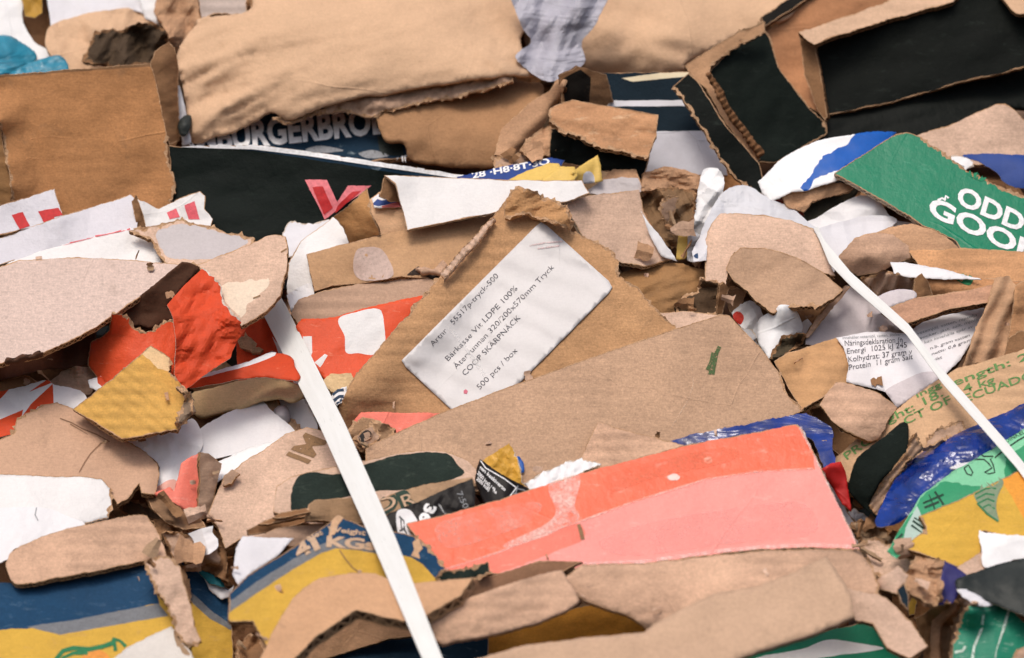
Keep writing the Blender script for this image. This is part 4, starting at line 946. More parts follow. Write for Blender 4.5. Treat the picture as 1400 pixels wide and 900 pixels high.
blob(sheet('cardboard_scrap', '484,600 498,584 510,580 520,596 510,608 500,612', A5, 'small torn ply with its mouth painted dark beside the coral fold', C, crumple=[(.012, 16)], tear=2, edge=False), 'painted_mouth_shade', '490,598 500,588 508,592 504,602 494,604', ink('#1a120c', 0))  # near-black ink paints the shade in the open mouth

# right: labels, printed kraft
sheet('cardboard_flap', '1058,494 1079,482 1143,462 1166,468 1170,522 1130,540 1097,560 1080,534', card('#c4976b', .09, .1), 'brown folded flap left of the white nutrition label', C, pitch=40, wr=[(.006, 36, 50, 3)], folds=[(1062, 496, 1150, 466, 25, 4)], bend=[(0, .015)])
pv = sheet('nutrition_label', '1143,462 1182,454 1215,454 1240,456 1262,440 1300,429 1345,421 1350,432 1326,470 1314,492 1290,514 1262,534 1226,558 1211,536 1157,522 1160,500 1154,476', paper('#e6e2e3', .03, .06), 'white curved nutrition label crossed by the thin strap', 'label', pitch=46, bend=[(60, .02)], wr=[(.003, 60, 20)], regions=[('1226,560 1208,538 1240,518 1268,508 1290,514 1262,536', LAV, True)])
S = dict(name='printed_words', skew=(-.05, -1))
text(pv, 'Näringsdeklaration (n', (1155, 473), (1234, 468), 7.5, INKB, **S)
text(pv, 'Energi  1025 kJ 245', (1158, 484), (1240, 475), 7.5, INKB, **S)
text(pv, 'Kolhydrat: 37 gram v', (1160, 495), (1247, 484), 7.5, INKB, **S)
text(pv, 'Protein  11 gram Salt', (1161, 506), (1248, 491), 7.5, INKB, **S)
for i, (a, b, s) in enumerate([((1152, 464), (1232, 459), 'innehåller vetemjöl, vatten, socker'), ((1254, 458), (1336, 432), 'vetemjöl, vatten, rapsolja'), ((1258, 464), (1338, 438), 'socker, jäst, salt, mjölk'), ((1264, 470), (1330, 448), 'kan innehålla spår av'), ((1272, 478), (1326, 460), 'n.b. gram vatten'), ((1274, 486), (1328, 466), 'netto 0,6 gram'), ((1276, 494), (1288, 490), 'vikt')]):
    text(pv, s, a, b, 4, INKGREY if i < 4 else INKB, **S)
sheet('corrugated_strip', '1315,502 1330,460 1346,422 1360,380 1380,378 1392,393 1393,420 1372,490 1340,494 1326,499', card('#c39b79', .1, .12), 'leaning tan strip of double board right of the nutrition label', C, pitch=26, yaw=10, flutes=(.004, 24, 68), tear=1.2)
sheet('cardboard_sheet', '1388,390 1410,376 1480,370 1480,480 1374,486 1380,450', card('#b98a62'), 'plain tan board at the right edge behind the leaning strip', C, pitch=30)
sheet('cardboard_scrap', '1372,486 1380,462 1394,452 1420,456 1480,458 1480,486', A7, 'brown corner under the plain tan board at the right edge', C, pitch=24, tear=.8)
sheet('cardboard_scrap', '1108,560 1130,556 1150,590 1180,592 1200,600 1172,618 1146,622 1124,600', A7, 'dark brown scrap under the tan lump', C, pitch=30)
pg2 = sheet('printed_board', '1128,634 1150,620 1172,600 1211,572 1240,548 1268,528 1307,504 1360,489 1480,456 1480,556 1400,566 1325,586 1290,600 1262,622 1236,640 1200,664 1160,660', card('#cba580', .1, .08), 'kraft board stamped with green capitals under the thin strap', 'printed board', group='printed boards in the heap', pitch=44, yaw=-4, bend=[(35, .02)], tear=.8)
Q = dict(name='green_words', bold=.012)
text(pg2, 'ingg', (1254, 544), (1288, 528), 7.5, INKG, **Q)
text(pg2, 'ength: 2x', (1304, 528), (1426, 484), 10, INKG, **Q)
text(pg2, 'ight: 18.', (1210, 581), (1290, 541), 10.5, INKG, **Q)
text(pg2, '4 kg', (1318, 537), (1361, 523), 10.5, INKG, **Q)
text(pg2, 'CT OF', (1238, 581), (1302, 550), 10.5, INKG, **Q)
text(pg2, 'ECUADOR', (1320, 550), (1432, 510), 10.5, INKG, **Q)
text(pg2, 'PRO', (1158, 629), (1196, 602), 10.5, INKG, **Q)
sheet('cardboard_lump', '1120,554 1128,540 1143,522 1168,525 1204,539 1226,557 1212,580 1200,602 1186,604 1157,590 1136,574', A1, 'tan torn lump beside the green stamped board', C, smooth=True, tear=1, pitch=40, bend=[(0, .03), (90, .02)], crumple=[(.008, 50)])
sheet('cardboard_scrap', '1262,612 1270,594 1296,580 1316,576 1322,588 1296,602', A5, 'rough brown torn edge above the blue bag', C, tear=2.2, crumple=[(.008, 24)], edge=False)

# the long kraft sheet
pf = sheet('cardboard_sheet', '500,614 511,606 600,566 680,535 822,484 905,456 986,430 997,432 1040,476 1066,512,1.6 1078,540,1.8 1098,562,.8 1050,580 960,604 900,640 720,680 560,660 500,640', card('#b8967a', .18, .1, .06), 'long kraft sheet with a green crayon mark at the centre', C, pitch=44, yaw=3, soft=2, life=.5, gap=.014, wr=[(.004, 140, 20)], bend=[(20, .015)], folds=[(930, 590, 960, 470, 3, 14)], t=.005)
stroke(pf, 'crease_mark', ['946,500 948,525 942,545 930,565 918,585'], 1.8, smear('#e2c4a6', .8, 60))
stroke(pf, 'crayon_mark', ['975,482 972,496 967,506', '980,480 978,492 974,512', '972,498 970,512', '984,474 979,484'], 4, INKCR, jit=.5)
sheet('plastic_film', '905,612 940,596 1000,584 1050,574 1094,566 1115,572 1138,588 1137,610 1142,632 1128,640 1106,600 1040,600', BLUEF, 'strip of blue film behind the red and pink box', PL, pitch=40, crumple=[(.004, 50)], smooth=True, tear=1.2)
sheet('cardboard_flap', '788,640 800,612 818,577,.8 850,587 936,609 880,630 820,650', A1, 'small tan corner poking up behind the red and pink box', C, pitch=36, folds=[(816, 575, 822, 650, -30, 2)])
sheet('paper_scrap', '715,660 740,646 783,630 795,627 822,634 780,656 728,674', W1, 'white frilled paper edge behind the red and pink box', Pp, tear=1.8, wr=[(.004, 8, 70, 2)], pitch=46)

# stamped tan board, round black panel
pi = sheet('cardboard_sheet', '284,704 296,676 306,654 330,634 360,615 392,592 420,584 446,590 486,632 500,680 430,730 350,734 332,736 308,750 298,722', A2, 'tan board stamped with brown capitals behind the wide strap', C, pitch=46, tear=.8, wr=[(.003, 70, 0)])
text(pi, 'IM', (420, 634), (447, 603), 31, INKBR, name='brown_capitals', bold=.03, skew=(-1, -.39))
sheet('cardboard_scrap', '306,650 318,642 328,648 316,660 306,664', A5, 'small torn tab at the corner of the stamped board', C, tear=1.2, pitch=20)
pr2 = sheet('cardboard_sheet', '374,700 378,664 398,652 430,644 500,630 553,617 608,616 638,628 652,642 652,660 600,690 500,720 410,716', A2, 'rounded tan panel printed dark green behind the wide strap', C, pitch=42, t=.006, bend=[(0, .012)], wr=[(.003, 50, 10)], regions=[('398,688 400,668 408,652 425,646 464,648 500,635 553,621 600,619 614,622 626,636 632,650 571,668 511,672 447,686 403,700', DGREEN, True, .8)])
pq2 = sheet('cardboard_flap', '508,688 540,674 574,664 646,652 651,664 600,684 566,694 552,706 520,712', card('#a98a6c', .12, .12), 'brown strip with dark outlined capitals under the green print', C, pitch=26)
text(pq2, 'D', (514, 706), (548, 692), 24, INKDG, bold=.07, name='dark_capital'); text(pq2, 'R', (550, 698), (573, 688), 24, INKDG, bold=.07, name='dark_capital')
text(pq2, 'D', (518, 702), (544, 692), 18, INKT, name='tan_capital', off=.0016); text(pq2, 'R', (554, 695), (570, 688), 18, INKT, name='tan_capital', off=.0016)
for lab, p in (('lowest of three brown plies left of the wide strap', '338,724 362,712 418,703 424,712 370,728 340,732'), ('middle of three brown plies left of the wide strap', '352,717 376,706 420,699 424,705 372,716'), ('topmost of three brown plies left of the wide strap', '372,708 384,701 418,695 424,700 384,709')):
    sheet('cardboard_ply', p, card('#946c4a', .1, .1), lab, C, pitch=30, tear=.7, edge='flute_dark', t=.003)
sheet('cardboard_flap', '416,712 422,690 430,684 486,680 500,716 450,712', card('#96785a', .12, .1), 'dull brown flap under the dark green print', C, pitch=20, tear=.7)
sheet('cardboard_scrap', '345,736 380,722 430,716 470,716 440,734 400,748', A5, 'dull brown strip above the navy box ridge', C, pitch=40, wr=[(.004, 40, 10, 3)])
sheet('paper_sheet', '318,786 322,750 332,734 402,736 380,760 345,782 326,800', W2, 'blue white card behind the navy box ridge', Pp, pitch=40)
pb2 = sheet('snack_wrapper', '520,712 532,702 543,698 568,687 646,654 650,672 649,700 600,722 560,738 530,730', BLKP, 'black wrapper with white numerals left of the red and pink box', 'wrapper', pitch=30, wr=[(.003, 40, 20)], crumple=[(.003, 30)], regions=[('542,702 556,696 566,704 572,720 560,740 546,736', W1, True)])
text(pb2, '36', (583, 688), (572, 712), 15, INKWW, bold=.05, name='white_numerals', skew=(1, .35))
text(pb2, '7:50', (624, 674), (634, 696), 8, INKGREY, name='grey_numerals', skew=(1, -.4))
text(pb2, 'vatten per 100g', (599, 690), (610, 708), 3.4, INKWW, name='small_words', skew=(1, -.5))
stroke(pb2, 'wheat_mark', ['546,706 552,712 553,722 546,726', '548,710 549,722', '552,722 556,730'], 1.6, INKK)
th = thing('snack_wrapper', 'black wrapper torn open to a gold inside beside the kraft sheet', 'wrapper', (685, 650), 'wrappers')
sheet('blue_end', '700,624 710,624 716,634 716,646 706,648', BLUEP, parent=th, pitch=30, plabel='blue glossy end')
sheet('gold_inside', '658,632 664,626 680,616 696,606,1 703,616,1.6 710,634,1.6 718,664,1.4 720,672 690,660', GOLD, parent=th, pitch=20, crumple=[(.008, 22)], plabel='crinkled gold inside')
pb3 = sheet('black_front', '649,656 651,640 656,628 672,640 700,656 726,670 716,682 690,690 664,694', BLKP, parent=th, pitch=34, bend=[(0, .02)])
for i, (a, b, s) in enumerate([((655, 640), (690, 672), 'gen keskiverto'), ((652, 648), (678, 676), '2000 kcal) / *Re'), ((651, 656), (668, 672), '2000 kcal)')]):
    text(pb3, s, a, b, 5, INKWW, name='white_words', bold=.02, skew=(.5, -1))
stroke(pb3, 'white_line', ['657,630 664,640 690,655 706,667', '706,667 696,680'], 1.5, INKWW)
stroke(pb3, 'pattern_line', ['706,668 716,670 722,674', '700,674 712,676', '708,664 704,678'], 1.8, INKGREY)

# red box
th = thing('flat_box', 'flattened red and pink box in the middle of the heap', 'box', (880, 690))
sheet('side_edge', '1090,580 1100,590 1125,642 1157,697 1190,742 1180,756 1166,752 1110,620', WC2, parent=th, pitch=20, yaw=30, tear=1, plabel='pale torn side edge', edge='flute_pale')
pa = sheet('top_panel', '556,716 600,706 680,684 801,645 936,609 1039,590 1088,580,.6 1094,584 1112,618 1126,648 1176,752,.9 1111,749 1040,752 979,758 879,772 797,776 700,786 603,780', PINK, parent=th, pitch=38, t=.006, soft=1, life=.15, gap=.008, wr=[(.002, 60, 15, 2)], edge='flute_pale', regions=[('552,716 600,704 680,682 801,643 936,607 1039,588 1088,578 1096,584 1112,618 1114,642 1039,645 965,656 865,687 797,712 733,733 680,756 600,784', ORANGERED, False, .5), ('600,782 680,757 733,734 790,716 796,738 740,762 690,780 660,792', PINKR, True, 1)])
stroke(pa, 'torn_nick', ['791,717 794,726 797,738'], 4, INKBR, jit=.6)
stroke(pa, 'fold_wear', ['600,781 680,756 733,733 797,711.5 865,686.5 965,655.5 1039,644.5 1112,641'], 3, smear('#f8cabc', .9))
blob(pa, 'tape_scuff', '750,664 792,650 786,690 792,708 772,720 744,734 700,748 690,744 740,720 760,700', smear('#f9d6ca', .95, 50))
blob(pa, 'rubbed_patch', '600,716 700,690 740,690 720,716 650,742 610,748', smear('#f7b9a6', .6, 30))
blob(pa, 'rubbed_patch', '830,650 930,622 1000,612 1000,630 900,652 840,672', smear('#f58f6c', .5, 30))
stroke(pa, 'worn_edge', ['1094,584 1112,618 1126,648 1174,748', '1174,748 1111,745 1040,748 979,754 879,768 797,772'], 5, smear('#fbe0d6', .8, 60))
blob(pa, 'rubbed_patch', '820,740 900,712 1040,690 1100,690 1110,730 980,745 860,760', smear('#f8b9b0', .55, 22))
blob(pa, 'scuff', '912,652 922,648 930,652 926,657 914,656', ink('#f8d3c8', .4)); blob(pa, 'scuff', '962,628 970,624 974,632 966,634', ink('#f2a68f', .6))
sheet('printed_scrap', '1122,642 1136,634 1150,631 1157,648 1164,700 1152,690 1136,664', REDDK, 'small deep red scrap beside the pale edge of the red box', CT, pitch=16, group='printed cartons crushed in the heap')
# ================================================================== right lower
sheet('carton_flap', '1160,668 1166,640 1176,622 1204,601 1237,577,.9 1243,602 1232,632 1208,652 1187,690 1200,708 1176,690', BLACK2, 'black rounded carton flap below the green stamped board', CT, pitch=30, yaw=-8, smooth=True, bend=[(30, .02)], edge=False)
sheet('torn_cardboard', '1186,690 1208,654 1232,632 1244,606 1252,594 1262,614 1240,634 1222,658 1200,704', A5, 'brown torn strip between the black flap and the blue bag', C, tear=1.6, pitch=20, flutes=(.002, 9, 50))
sheet('crumpled_paper', '1158,700 1168,694 1186,706 1190,722 1170,716', W2, 'tiny pale wad in the pit beside the red box', Pp, crumple=[(.014, 14)], tear=1.5)
sheet('crumpled_cardboard', '1164,716 1184,712 1204,724 1224,730 1232,752 1210,764 1180,748', GK, 'crushed brown bits in the pit below the blue bag', C, lift=.02, crumple=[(.024, 24), (.01, 10)], tear=2.4, edge=False, torn=MAT['plyd'])
sheet('crumpled_cardboard', '1178,744 1196,734 1216,744 1236,760 1262,768 1254,792 1220,800 1190,780', A2, 'pale torn board edge right of the red and pink box', C, lift=.05, crumple=[(.016, 34)], tear=2, edge=False)
sheet('plastic_bag', '1197,718 1204,692 1220,662 1241,634 1270,612 1302,596 1338,580 1380,562 1400,552 1480,520 1480,600 1380,610 1304,648 1272,670 1252,694 1226,716', BLUEF, 'shiny dark blue plastic bag across the lower right', PL, pitch=38, smooth=True, bend=[(-55, .045)], crumple=[(.004, 50)], wr=[(.005, 26, 35, 3)], step=4.2)
sheet('paper_scrap', '1298,640 1310,634 1340,630 1318,644', W2, 'tiny white tip between the blue bag and the mint green paper', Pp, pitch=40)
pm = sheet('printed_paper', '1213,754 1230,724 1250,692 1258,678 1276,664 1304,644 1340,624 1372,604 1400,586 1480,540 1480,630 1400,650 1360,668 1332,684 1262,716 1262,730 1240,750 1226,764', MINT, 'mint green printed paper with a black outline map', 'printed paper', pitch=42, bend=[(-55, .02)], wr=[(.003, 40, 30, 3)], regions=[('1254,690 1262,678 1290,660 1330,664 1340,672 1262,712', MINTD, True, 2), ('1213,756 1226,730 1244,706 1252,698 1246,726 1228,764', MINTD, False, 1), ('1238,722 1254,692 1258,700 1266,728 1244,750 1234,746', MINTG), ('1374,626 1400,612 1480,580 1480,650 1390,660', MINTD, True, 3)])
stroke(pm, 'map_outline', ['1318,640 1324,636 1330,646 1328,650 1322,648 1318,640', '1330,628 1345,628 1352,634 1356,640 1346,646 1352,648 1360,646 1358,636 1354,628 1358,624 1345,624 1342,622', '1360,626 1372,616 1392,602 1410,592'], 1.8, INKK)
text(pm, 'DINKEL', (1376, 606), (1402, 592), 6, INKDG, name='small_words'); text(pm, 'NYA', (1352, 618), (1366, 610), 5, INKDG, name='small_words')
stroke(pm, 'dark_print', ['1262,688 1290,676', '1264,694 1284,686', '1278,672 1290,690', '1270,676 1278,696', '1248,712 1262,722', '1246,718 1260,728', '1250,708 1264,716', '1226,746 1242,738', '1224,752 1240,744', '1222,742 1234,730'], 2.2, INKDG, jit=.5)
py_ = sheet('printed_carton', '1238,750 1250,736 1262,728,1.6 1266,720,1.6 1256,706,.8 1300,688 1332,674 1372,654 1400,640 1480,610 1480,748 1420,740 1400,738 1345,726 1340,756 1312,776 1280,764', YEL2, 'plain yellow carton panel with a grey green shell print', CT, pitch=44, yaw=-5, tear=.7, regions=[('1366,655 1400,638 1480,606 1480,720 1400,710 1384,680', ORG2)])
blob(py_, 'shell_print', '1331,672 1345,660 1364,652 1372,660 1364,680 1362,694 1365,713 1350,702 1338,690', INKF)
stroke(py_, 'shell_line', ['1333,676 1348,668 1362,668', '1335,682 1348,675 1360,677', '1338,688 1350,682 1360,686', '1344,694 1352,690 1360,696', '1336,688 1350,703 1365,713'], 2.4, INKGREEN)
sheet('cardboard_scrap', '1308,776 1340,756 1352,750 1376,772 1330,788 1318,786', A2, 'pale tan strip between yellow carton and black card', C, pitch=44)
sheet('paper_scrap', '1338,726 1346,728 1367,730 1392,732 1400,734 1480,742 1480,772 1400,764 1376,770 1346,776 1342,752', W3, 'bright white torn paper on the yellow carton', Pp, crumple=[(.006, 40)], tear=1, smooth=True)
sheet('crumpled_cardboard', '1234,796 1246,772 1256,762 1284,764 1294,770 1286,800 1280,828 1262,822 1244,812', A3, 'crumpled brown wad left of the purple scrap', C, lift=.03, crumple=[(.018, 30), (.008, 12)], tear=1.6, edge=False)
sheet('cardboard_scrap', '1190,800 1206,786 1228,774 1242,786 1238,806 1226,812', A2, 'tan curl left of the crumpled brown wad', C, lift=.03, smooth=True, bend=[(20, .02)], tear=1.2, edge='flute_dark')
sheet('carton_scrap', '1226,806 1236,796 1242,812 1242,834 1232,824', NAVYSLATE, 'tiny navy tab between brown scraps', CT)
sheet('carton_scrap', '1240,826 1248,816 1254,822 1250,840 1242,842', YEL2, 'tiny yellow tab between brown scraps', CT)
sheet('carton_scrap', '1280,828 1286,796 1291,767,.4 1306,774 1322,786 1310,812 1302,826', PURP, 'deep purple scrap beside the crumpled brown wad', CT, pitch=26)
sheet('charcoal_card', '1306,794 1325,785 1352,776 1382,768 1480,752 1480,870 1400,842 1360,826 1316,812', CHAR, 'charcoal card with a curved top at the right edge', Pp, pitch=36, folds=[(1310, 800, 1440, 790, 20, 10)], smooth=True, wr=[(.004, 60, 10)])
sheet('paper_scrap', '1308,806 1318,806 1338,814 1356,828 1336,828 1318,818', W2, 'thin white torn edge under the charcoal card', Pp, tear=1.2)
sheet('cardboard_sheet', '1250,846 1270,834 1300,822 1312,820 1308,860 1304,930 1266,930 1260,870', card('#9a7450', .1, .1), 'brown corrugated stub standing left of the teal green carton', C, lift=.02, pitch=24, folds=[(1274, 826, 1272, 930, 30, 2)], flutes=(.0012, 12, 80), tear=1.2)
sheet('cardboard_roll', '1272,930 1273,858 1278,846 1290,836 1304,826 1308,834 1290,850 1283,866 1284,930', A3, 'thin pinkish brown rolled edge on the brown stub', C, pitch=10, smooth=True, edge=False)
sheet('torn_cardboard', '1294,930 1300,880 1306,840 1316,818 1340,822 1330,850 1318,930', A2, 'pale torn ply along the teal green carton', C, tear=2.2, edge=False)
pt2 = sheet('printed_carton', '1302,880,1.8 1312,850,1.8 1324,828,.8 1345,826 1362,826 1384,834 1400,850 1480,900 1480,950 1300,950', GREEN2, 'teal green scuffed carton in the bottom corner', CT, lift=.02, pitch=36, folds=[(1376, 826, 1350, 940, 22, 4)], bend=[(0, .01)])
stroke(pt2, 'white_scuff', ['1345,840 1342,860 1332,884 1328,910', '1380,832 1372,860 1362,890 1358,920', '1305,892 1316,890 1320,884'], 2.6, ink('#c9dccf', .8), jit=.6)
sheet('crumpled_cardboard', '1380,910 1390,888 1420,880 1480,884 1480,950 1376,950', A5, 'brown crumple at the very bottom right corner', C, crumple=[(.014, 26)], tear=1.5)

# ================================================================== left lower
pts_ = sheet('cardboard_sheet', '-90,612 0,602 18,594,1.8 25,573,2 40,562,2 60,553,1.2 78,551 104,560 130,574 170,600 199,619 214,634 218,648 212,676,.8 194,674 190,660,1.2 176,682,1.2 160,690 150,672 142,660 0,655 -90,655', card('#c29d82', .09, .06, 0), 'creased pinkish tan sheet with a rounded right end', C, pitch=50, bend=[(0, .016)], wr=[(.002, 60, -30, 3)])
stroke(pts_, 'crease_mark', ['82,572 98,578 112,586 132,594 150,604', '96,580 120,594', '108,646 116,632 124,620 138,606 150,604'], 1.3, ink('#8c6a50', .3), jit=.5)
sheet('coated_board', '-90,646 0,648 117,652 140,655 152,670,1.4 152,690,1.4 148,708 107,718 60,704 0,700 -90,700', WC, 'white glossy board with a rounded corner at the left edge', Pp, pitch=46, t=.003, edge=False, bend=[(0, .015)])
stroke(sheet('paper_sheet', '-90,690 0,694 53,693 84,702 116,718 70,735 21,750 5,768 -90,800', W1, 'white creased sheet below the glossy white board', Pp, pitch=50, crumple=[(.006, 60)], smooth=True), 'grey_crease', ['50,694 48,704 52,712'], 1.4, INKGREY)
# navy and yellow box at the left
th = thing('fruit_box', 'navy and yellow fruit box torn at its corner on the left', 'box', (120, 820), 'navy and yellow boxes')
sheet('inner_panel', '244,776 250,764 275,782 300,800 330,812 318,858 320,950 250,950', YEL2, parent=th, pitch=34, yaw=24, wr=[(.004, 50, 40)], plabel='inner corner panel', regions=[('242,778 250,762 275,780 308,800 330,812 322,850 316,858 290,840 262,816 250,800', NAVY), ('250,796 264,812 292,838 317,854 316,862 286,846 258,820', STRIPE)])
sheet('paper_scrap', '276,784 296,800 312,808 320,800 316,816 302,820 286,806', W1, 'thin white paper wedge between the navy panels', Pp, pitch=30)
sheet('paper_scrap', '268,778 284,782 304,792 308,804 286,798', TEALD, 'thin teal wedge beside the white wedge', Pp, pitch=30)
pbx = sheet('front_panel', '-90,800 14,797 36,797 107,783 199,765 226,762 262,860 262,950 -90,950', YEL2, parent=th, pitch=40, life=.2, soft=0, wr=[(.002, 90, 10)], folds=[(-60, 862, 240, 838, 8, 6)], edge=False, regions=[('-90,796 14,793 36,797 107,783 198,763 204,788 212,808 218,826 142,840 53,858 0,862 -90,866', NAVY, False, 1.0), ('36,857 100,848 217,825 230,842 150,856 82,868', STRIPE)])
stroke(pbx, 'leaf_print', ['76,902 86,890 100,886 122,888 140,884 152,880', '84,900 100,893 120,892', '152,882 156,874 164,876 172,884', '156,876 158,890'], 5, INKGREEN, jit=.4)
blob(pbx, 'fruit_print', '110,915 114,896 132,888 148,896 152,915', INKOR)
sheet('top_flap', '8,775 10,764 21,751 71,729 142,712 192,704 206,712 217,733 227,762,.8 199,767,.8 107,785,.8 36,798 18,796', A1, parent=th, pitch=46, life=.3, soft=0, smooth=True, bend=[(0, .012)], plabel='plain kraft rounded flap')
sheet('cardboard_flap', '234,768 244,768 252,776 260,800 262,824 252,814 240,802', A3, 'brown lifted ply at the torn corner of the navy box', C, pitch=14, yaw=20, tear=1.4)
sheet('torn_corner', '197,766,2 224,762,2.4 236,764,2.4 246,774 252,800 262,830 266,856 276,878,3 262,884,3 245,880,3 236,850,2.4 226,828,2.4 212,806,2.4 204,790,2', A2, parent=th, pitch=34, folds=[(222, 764, 262, 870, 14, 4)], wr=[(.002, 14, 60, 3)], plabel='torn ragged ply')
sheet('paper_sheet', '140,912 170,888 199,872 235,856 246,872,1.5 262,894 280,930 130,940', paper('#d6cfc6', .05, .08), 'dirty white flap at the bottom beside the yellow panel', Pp, pitch=50, tear=.8, regions=[('238,862 248,870 246,884 240,880', GK, True, 1.5), ('246,880 256,886 260,896 250,892', GK, True, 1.5)])
# hollow, its shade put into a dark board colour
sheet('cardboard_scrap', '316,850 326,836 340,828 352,842 362,870 362,890 322,890', DK, 'board coloured dark as a shaded hollow left of the yellow box side', C, crumple=[(.02, 26)], edge=False, pitch=10)
sheet('crumpled_cardboard', '322,905 326,880 340,868 352,870 366,890 364,940 324,940', A7, 'crushed brown end at the bottom of the hollow', C, crumple=[(.016, 22)], tear=2, edge=False)

# bottom centre
sheet('cardboard_sheet', '640,880 660,862 751,842 810,826 858,838 892,862 860,880 760,890 667,910 640,930', ORG, 'orange brown panel in the gap at the bottom centre', C, pitch=30, smooth=False, wr=[(.004, 60, 10, 2)])
sheet('printed_carton', '420,915 440,898 532,872 600,866 668,864,.4 668,900 660,950 410,950', NAVYD, 'dark navy panel at the bottom behind the wide strap', CT, pitch=36)
sheet('cardboard_sheet', '396,905 440,874 487,846 540,852 575,852 600,866 532,874 440,902 400,940', A3, 'brown inner wall under the corrugated front edge', C, pitch=16)
# ridge box
th = thing('fruit_box', 'ridged navy and yellow box lettered with its net weight', 'box', (450, 770), 'navy and yellow boxes')
px2 = sheet('ridge_panel', '312,846 314,812 340,786 404,747 440,722 462,705,.8 511,726 540,727 570,734,1.4 590,752,1.6 608,776,1 600,798 556,806 482,800 436,806 397,836 368,890 346,850 316,850', YEL2, parent=th, pitch=40, folds=[(462, 700, 482, 830, 20, 6), (314, 842, 404, 782, -8, 6)], edge='flute', soft=0, life=.2, wr=[(.002, 40, 10)], regions=[('310,815 340,784 404,745 440,720 462,703 511,724 540,725 572,732 592,750 612,776 596,792 578,772 562,762 540,756 520,750 490,742 462,737 440,745 400,766 350,798 314,826', NAVY), ('312,824 350,796 400,765 440,744 462,736 490,741 522,750 520,758 490,752 459,750 440,756 400,779 350,812 313,838', STRIPE)])
text(px2, 'Net', (421, 740), (442, 730), 6.5, INKT, bold=.03, name='tan_lettering'); text(px2, 'Weight', (447, 726), (500, 732), 6.5, INKT, bold=.03, name='tan_lettering')
text(px2, '4', (408, 764), (427, 753), 17, INKT, bold=.05, name='tan_lettering'); text(px2, '1', (430, 753), (438, 749), 17, INKT, bold=.05, name='tan_lettering'); text(px2, 'KGs', (446, 747), (514, 752), 14, INKT, bold=.045, name='tan_lettering')
blob(px2, 'raw_tear', '454,712 462,703 470,708 462,718 458,730 450,734 450,724', ink('#cda580', .2), False); blob(px2, 'raw_tear', '564,742 572,736 578,750 572,756 574,764 562,760 566,752', ink('#cda580', .3), False)
stroke(px2, 'crease_line', ['464,752 472,764 482,776 490,782'], 1.6, INKBR)
sheet('carton_scrap', '594,790 604,782 640,776 668,768,1 672,784 640,796 610,800', DGREEN, 'dark green torn edge between navy box and pink box', CT, pitch=24, tear=1.6, edge='flute')

# upper tan folds below the red box
sheet('cardboard_sheet', '770,790 797,772 879,770 979,759 1040,753 1111,751 1174,752,.8 1192,775,1.6 1203,800,1.6 1196,820 1160,806 1130,790 1040,806 975,822 890,862 860,842 800,822 786,812', A1, 'long tan fold directly below the red and pink box', C, pitch=40, soft=0, gap=.003, life=.3, bend=[(80, .03)], wr=[(.004, 60, 10, 3)], folds=[(982, 758, 1003, 800, 6, 2)], edge=False, smooth=False)
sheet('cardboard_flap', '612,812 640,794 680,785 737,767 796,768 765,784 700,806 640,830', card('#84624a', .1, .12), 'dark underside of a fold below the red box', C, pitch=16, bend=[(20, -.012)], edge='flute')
sheet('cardboard_sheet', '572,842 625,824 682,803 750,782 768,780 786,806 792,822 776,834 740,850 680,866 606,880 585,868', A1, 'thick tan fold right of the wide strap', C, pitch=42, lift=.01, soft=0, life=.4, folds=[(590, 866, 786, 826, -22, 4), (745, 785, 790, 826, 14, 3)], bend=[(70, .015)], wr=[(.005, 50, 20, 2)], tear=.8, edge=False)
pfr = sheet('cardboard_sheet', '356,900 374,862 397,823 414,804 436,790 482,783 510,784,1 535,792,1 560,798 646,790,1 630,814 582,842 553,850 520,842 487,834 430,872 392,912 360,930', card('#c79c78', .09, .07, .02), 'tan board with an open corrugated front edge at the bottom', C, pitch=46, soft=0, life=.3, folds=[(466, 780, 488, 840, -14, 4), (488, 840, 466, 780, 10, 4)], wr=[(.003, 60, 20)], t=.013, edge='flute_big')
# big front pieces
sheet('printed_carton', '940,940 990,902 1040,886 1110,868 1175,852 1196,851 1214,884 1250,912 1250,950 940,950', GREEN, 'green carton with a white wave at the bottom edge', CT, pitch=50, lift=.03, life=.3, edge='flute_pale', regions=[('1010,915 1040,898 1094,888 1132,875 1165,878 1208,886 1180,892 1146,896 1090,906 1040,920', WC, True)])
sheet('cardboard_sheet', '1150,800 1166,806 1200,811 1212,818,.8 1246,850,.8 1268,884,.6 1244,900 1212,886 1193,854 1170,848', A2, 'pale tan torn board above the green carton', C, pitch=44, tear=1)
sheet('cardboard_roll', '600,930 640,904 720,882 800,872 880,865 893,854 930,834 975,812 1040,800 1090,780 1129,761,.8 1142,776,1 1164,812 1168,842,.8 1100,870 1040,888 980,912 960,950 600,950', card('#bf9f84', .1, .08, 0), 'wide dull tan sheet folded across the bottom edge', C, pitch=46, lift=.02, life=.3, bend=[(75, .03)], wr=[(.004, 90, 20, 3)], edge=False)
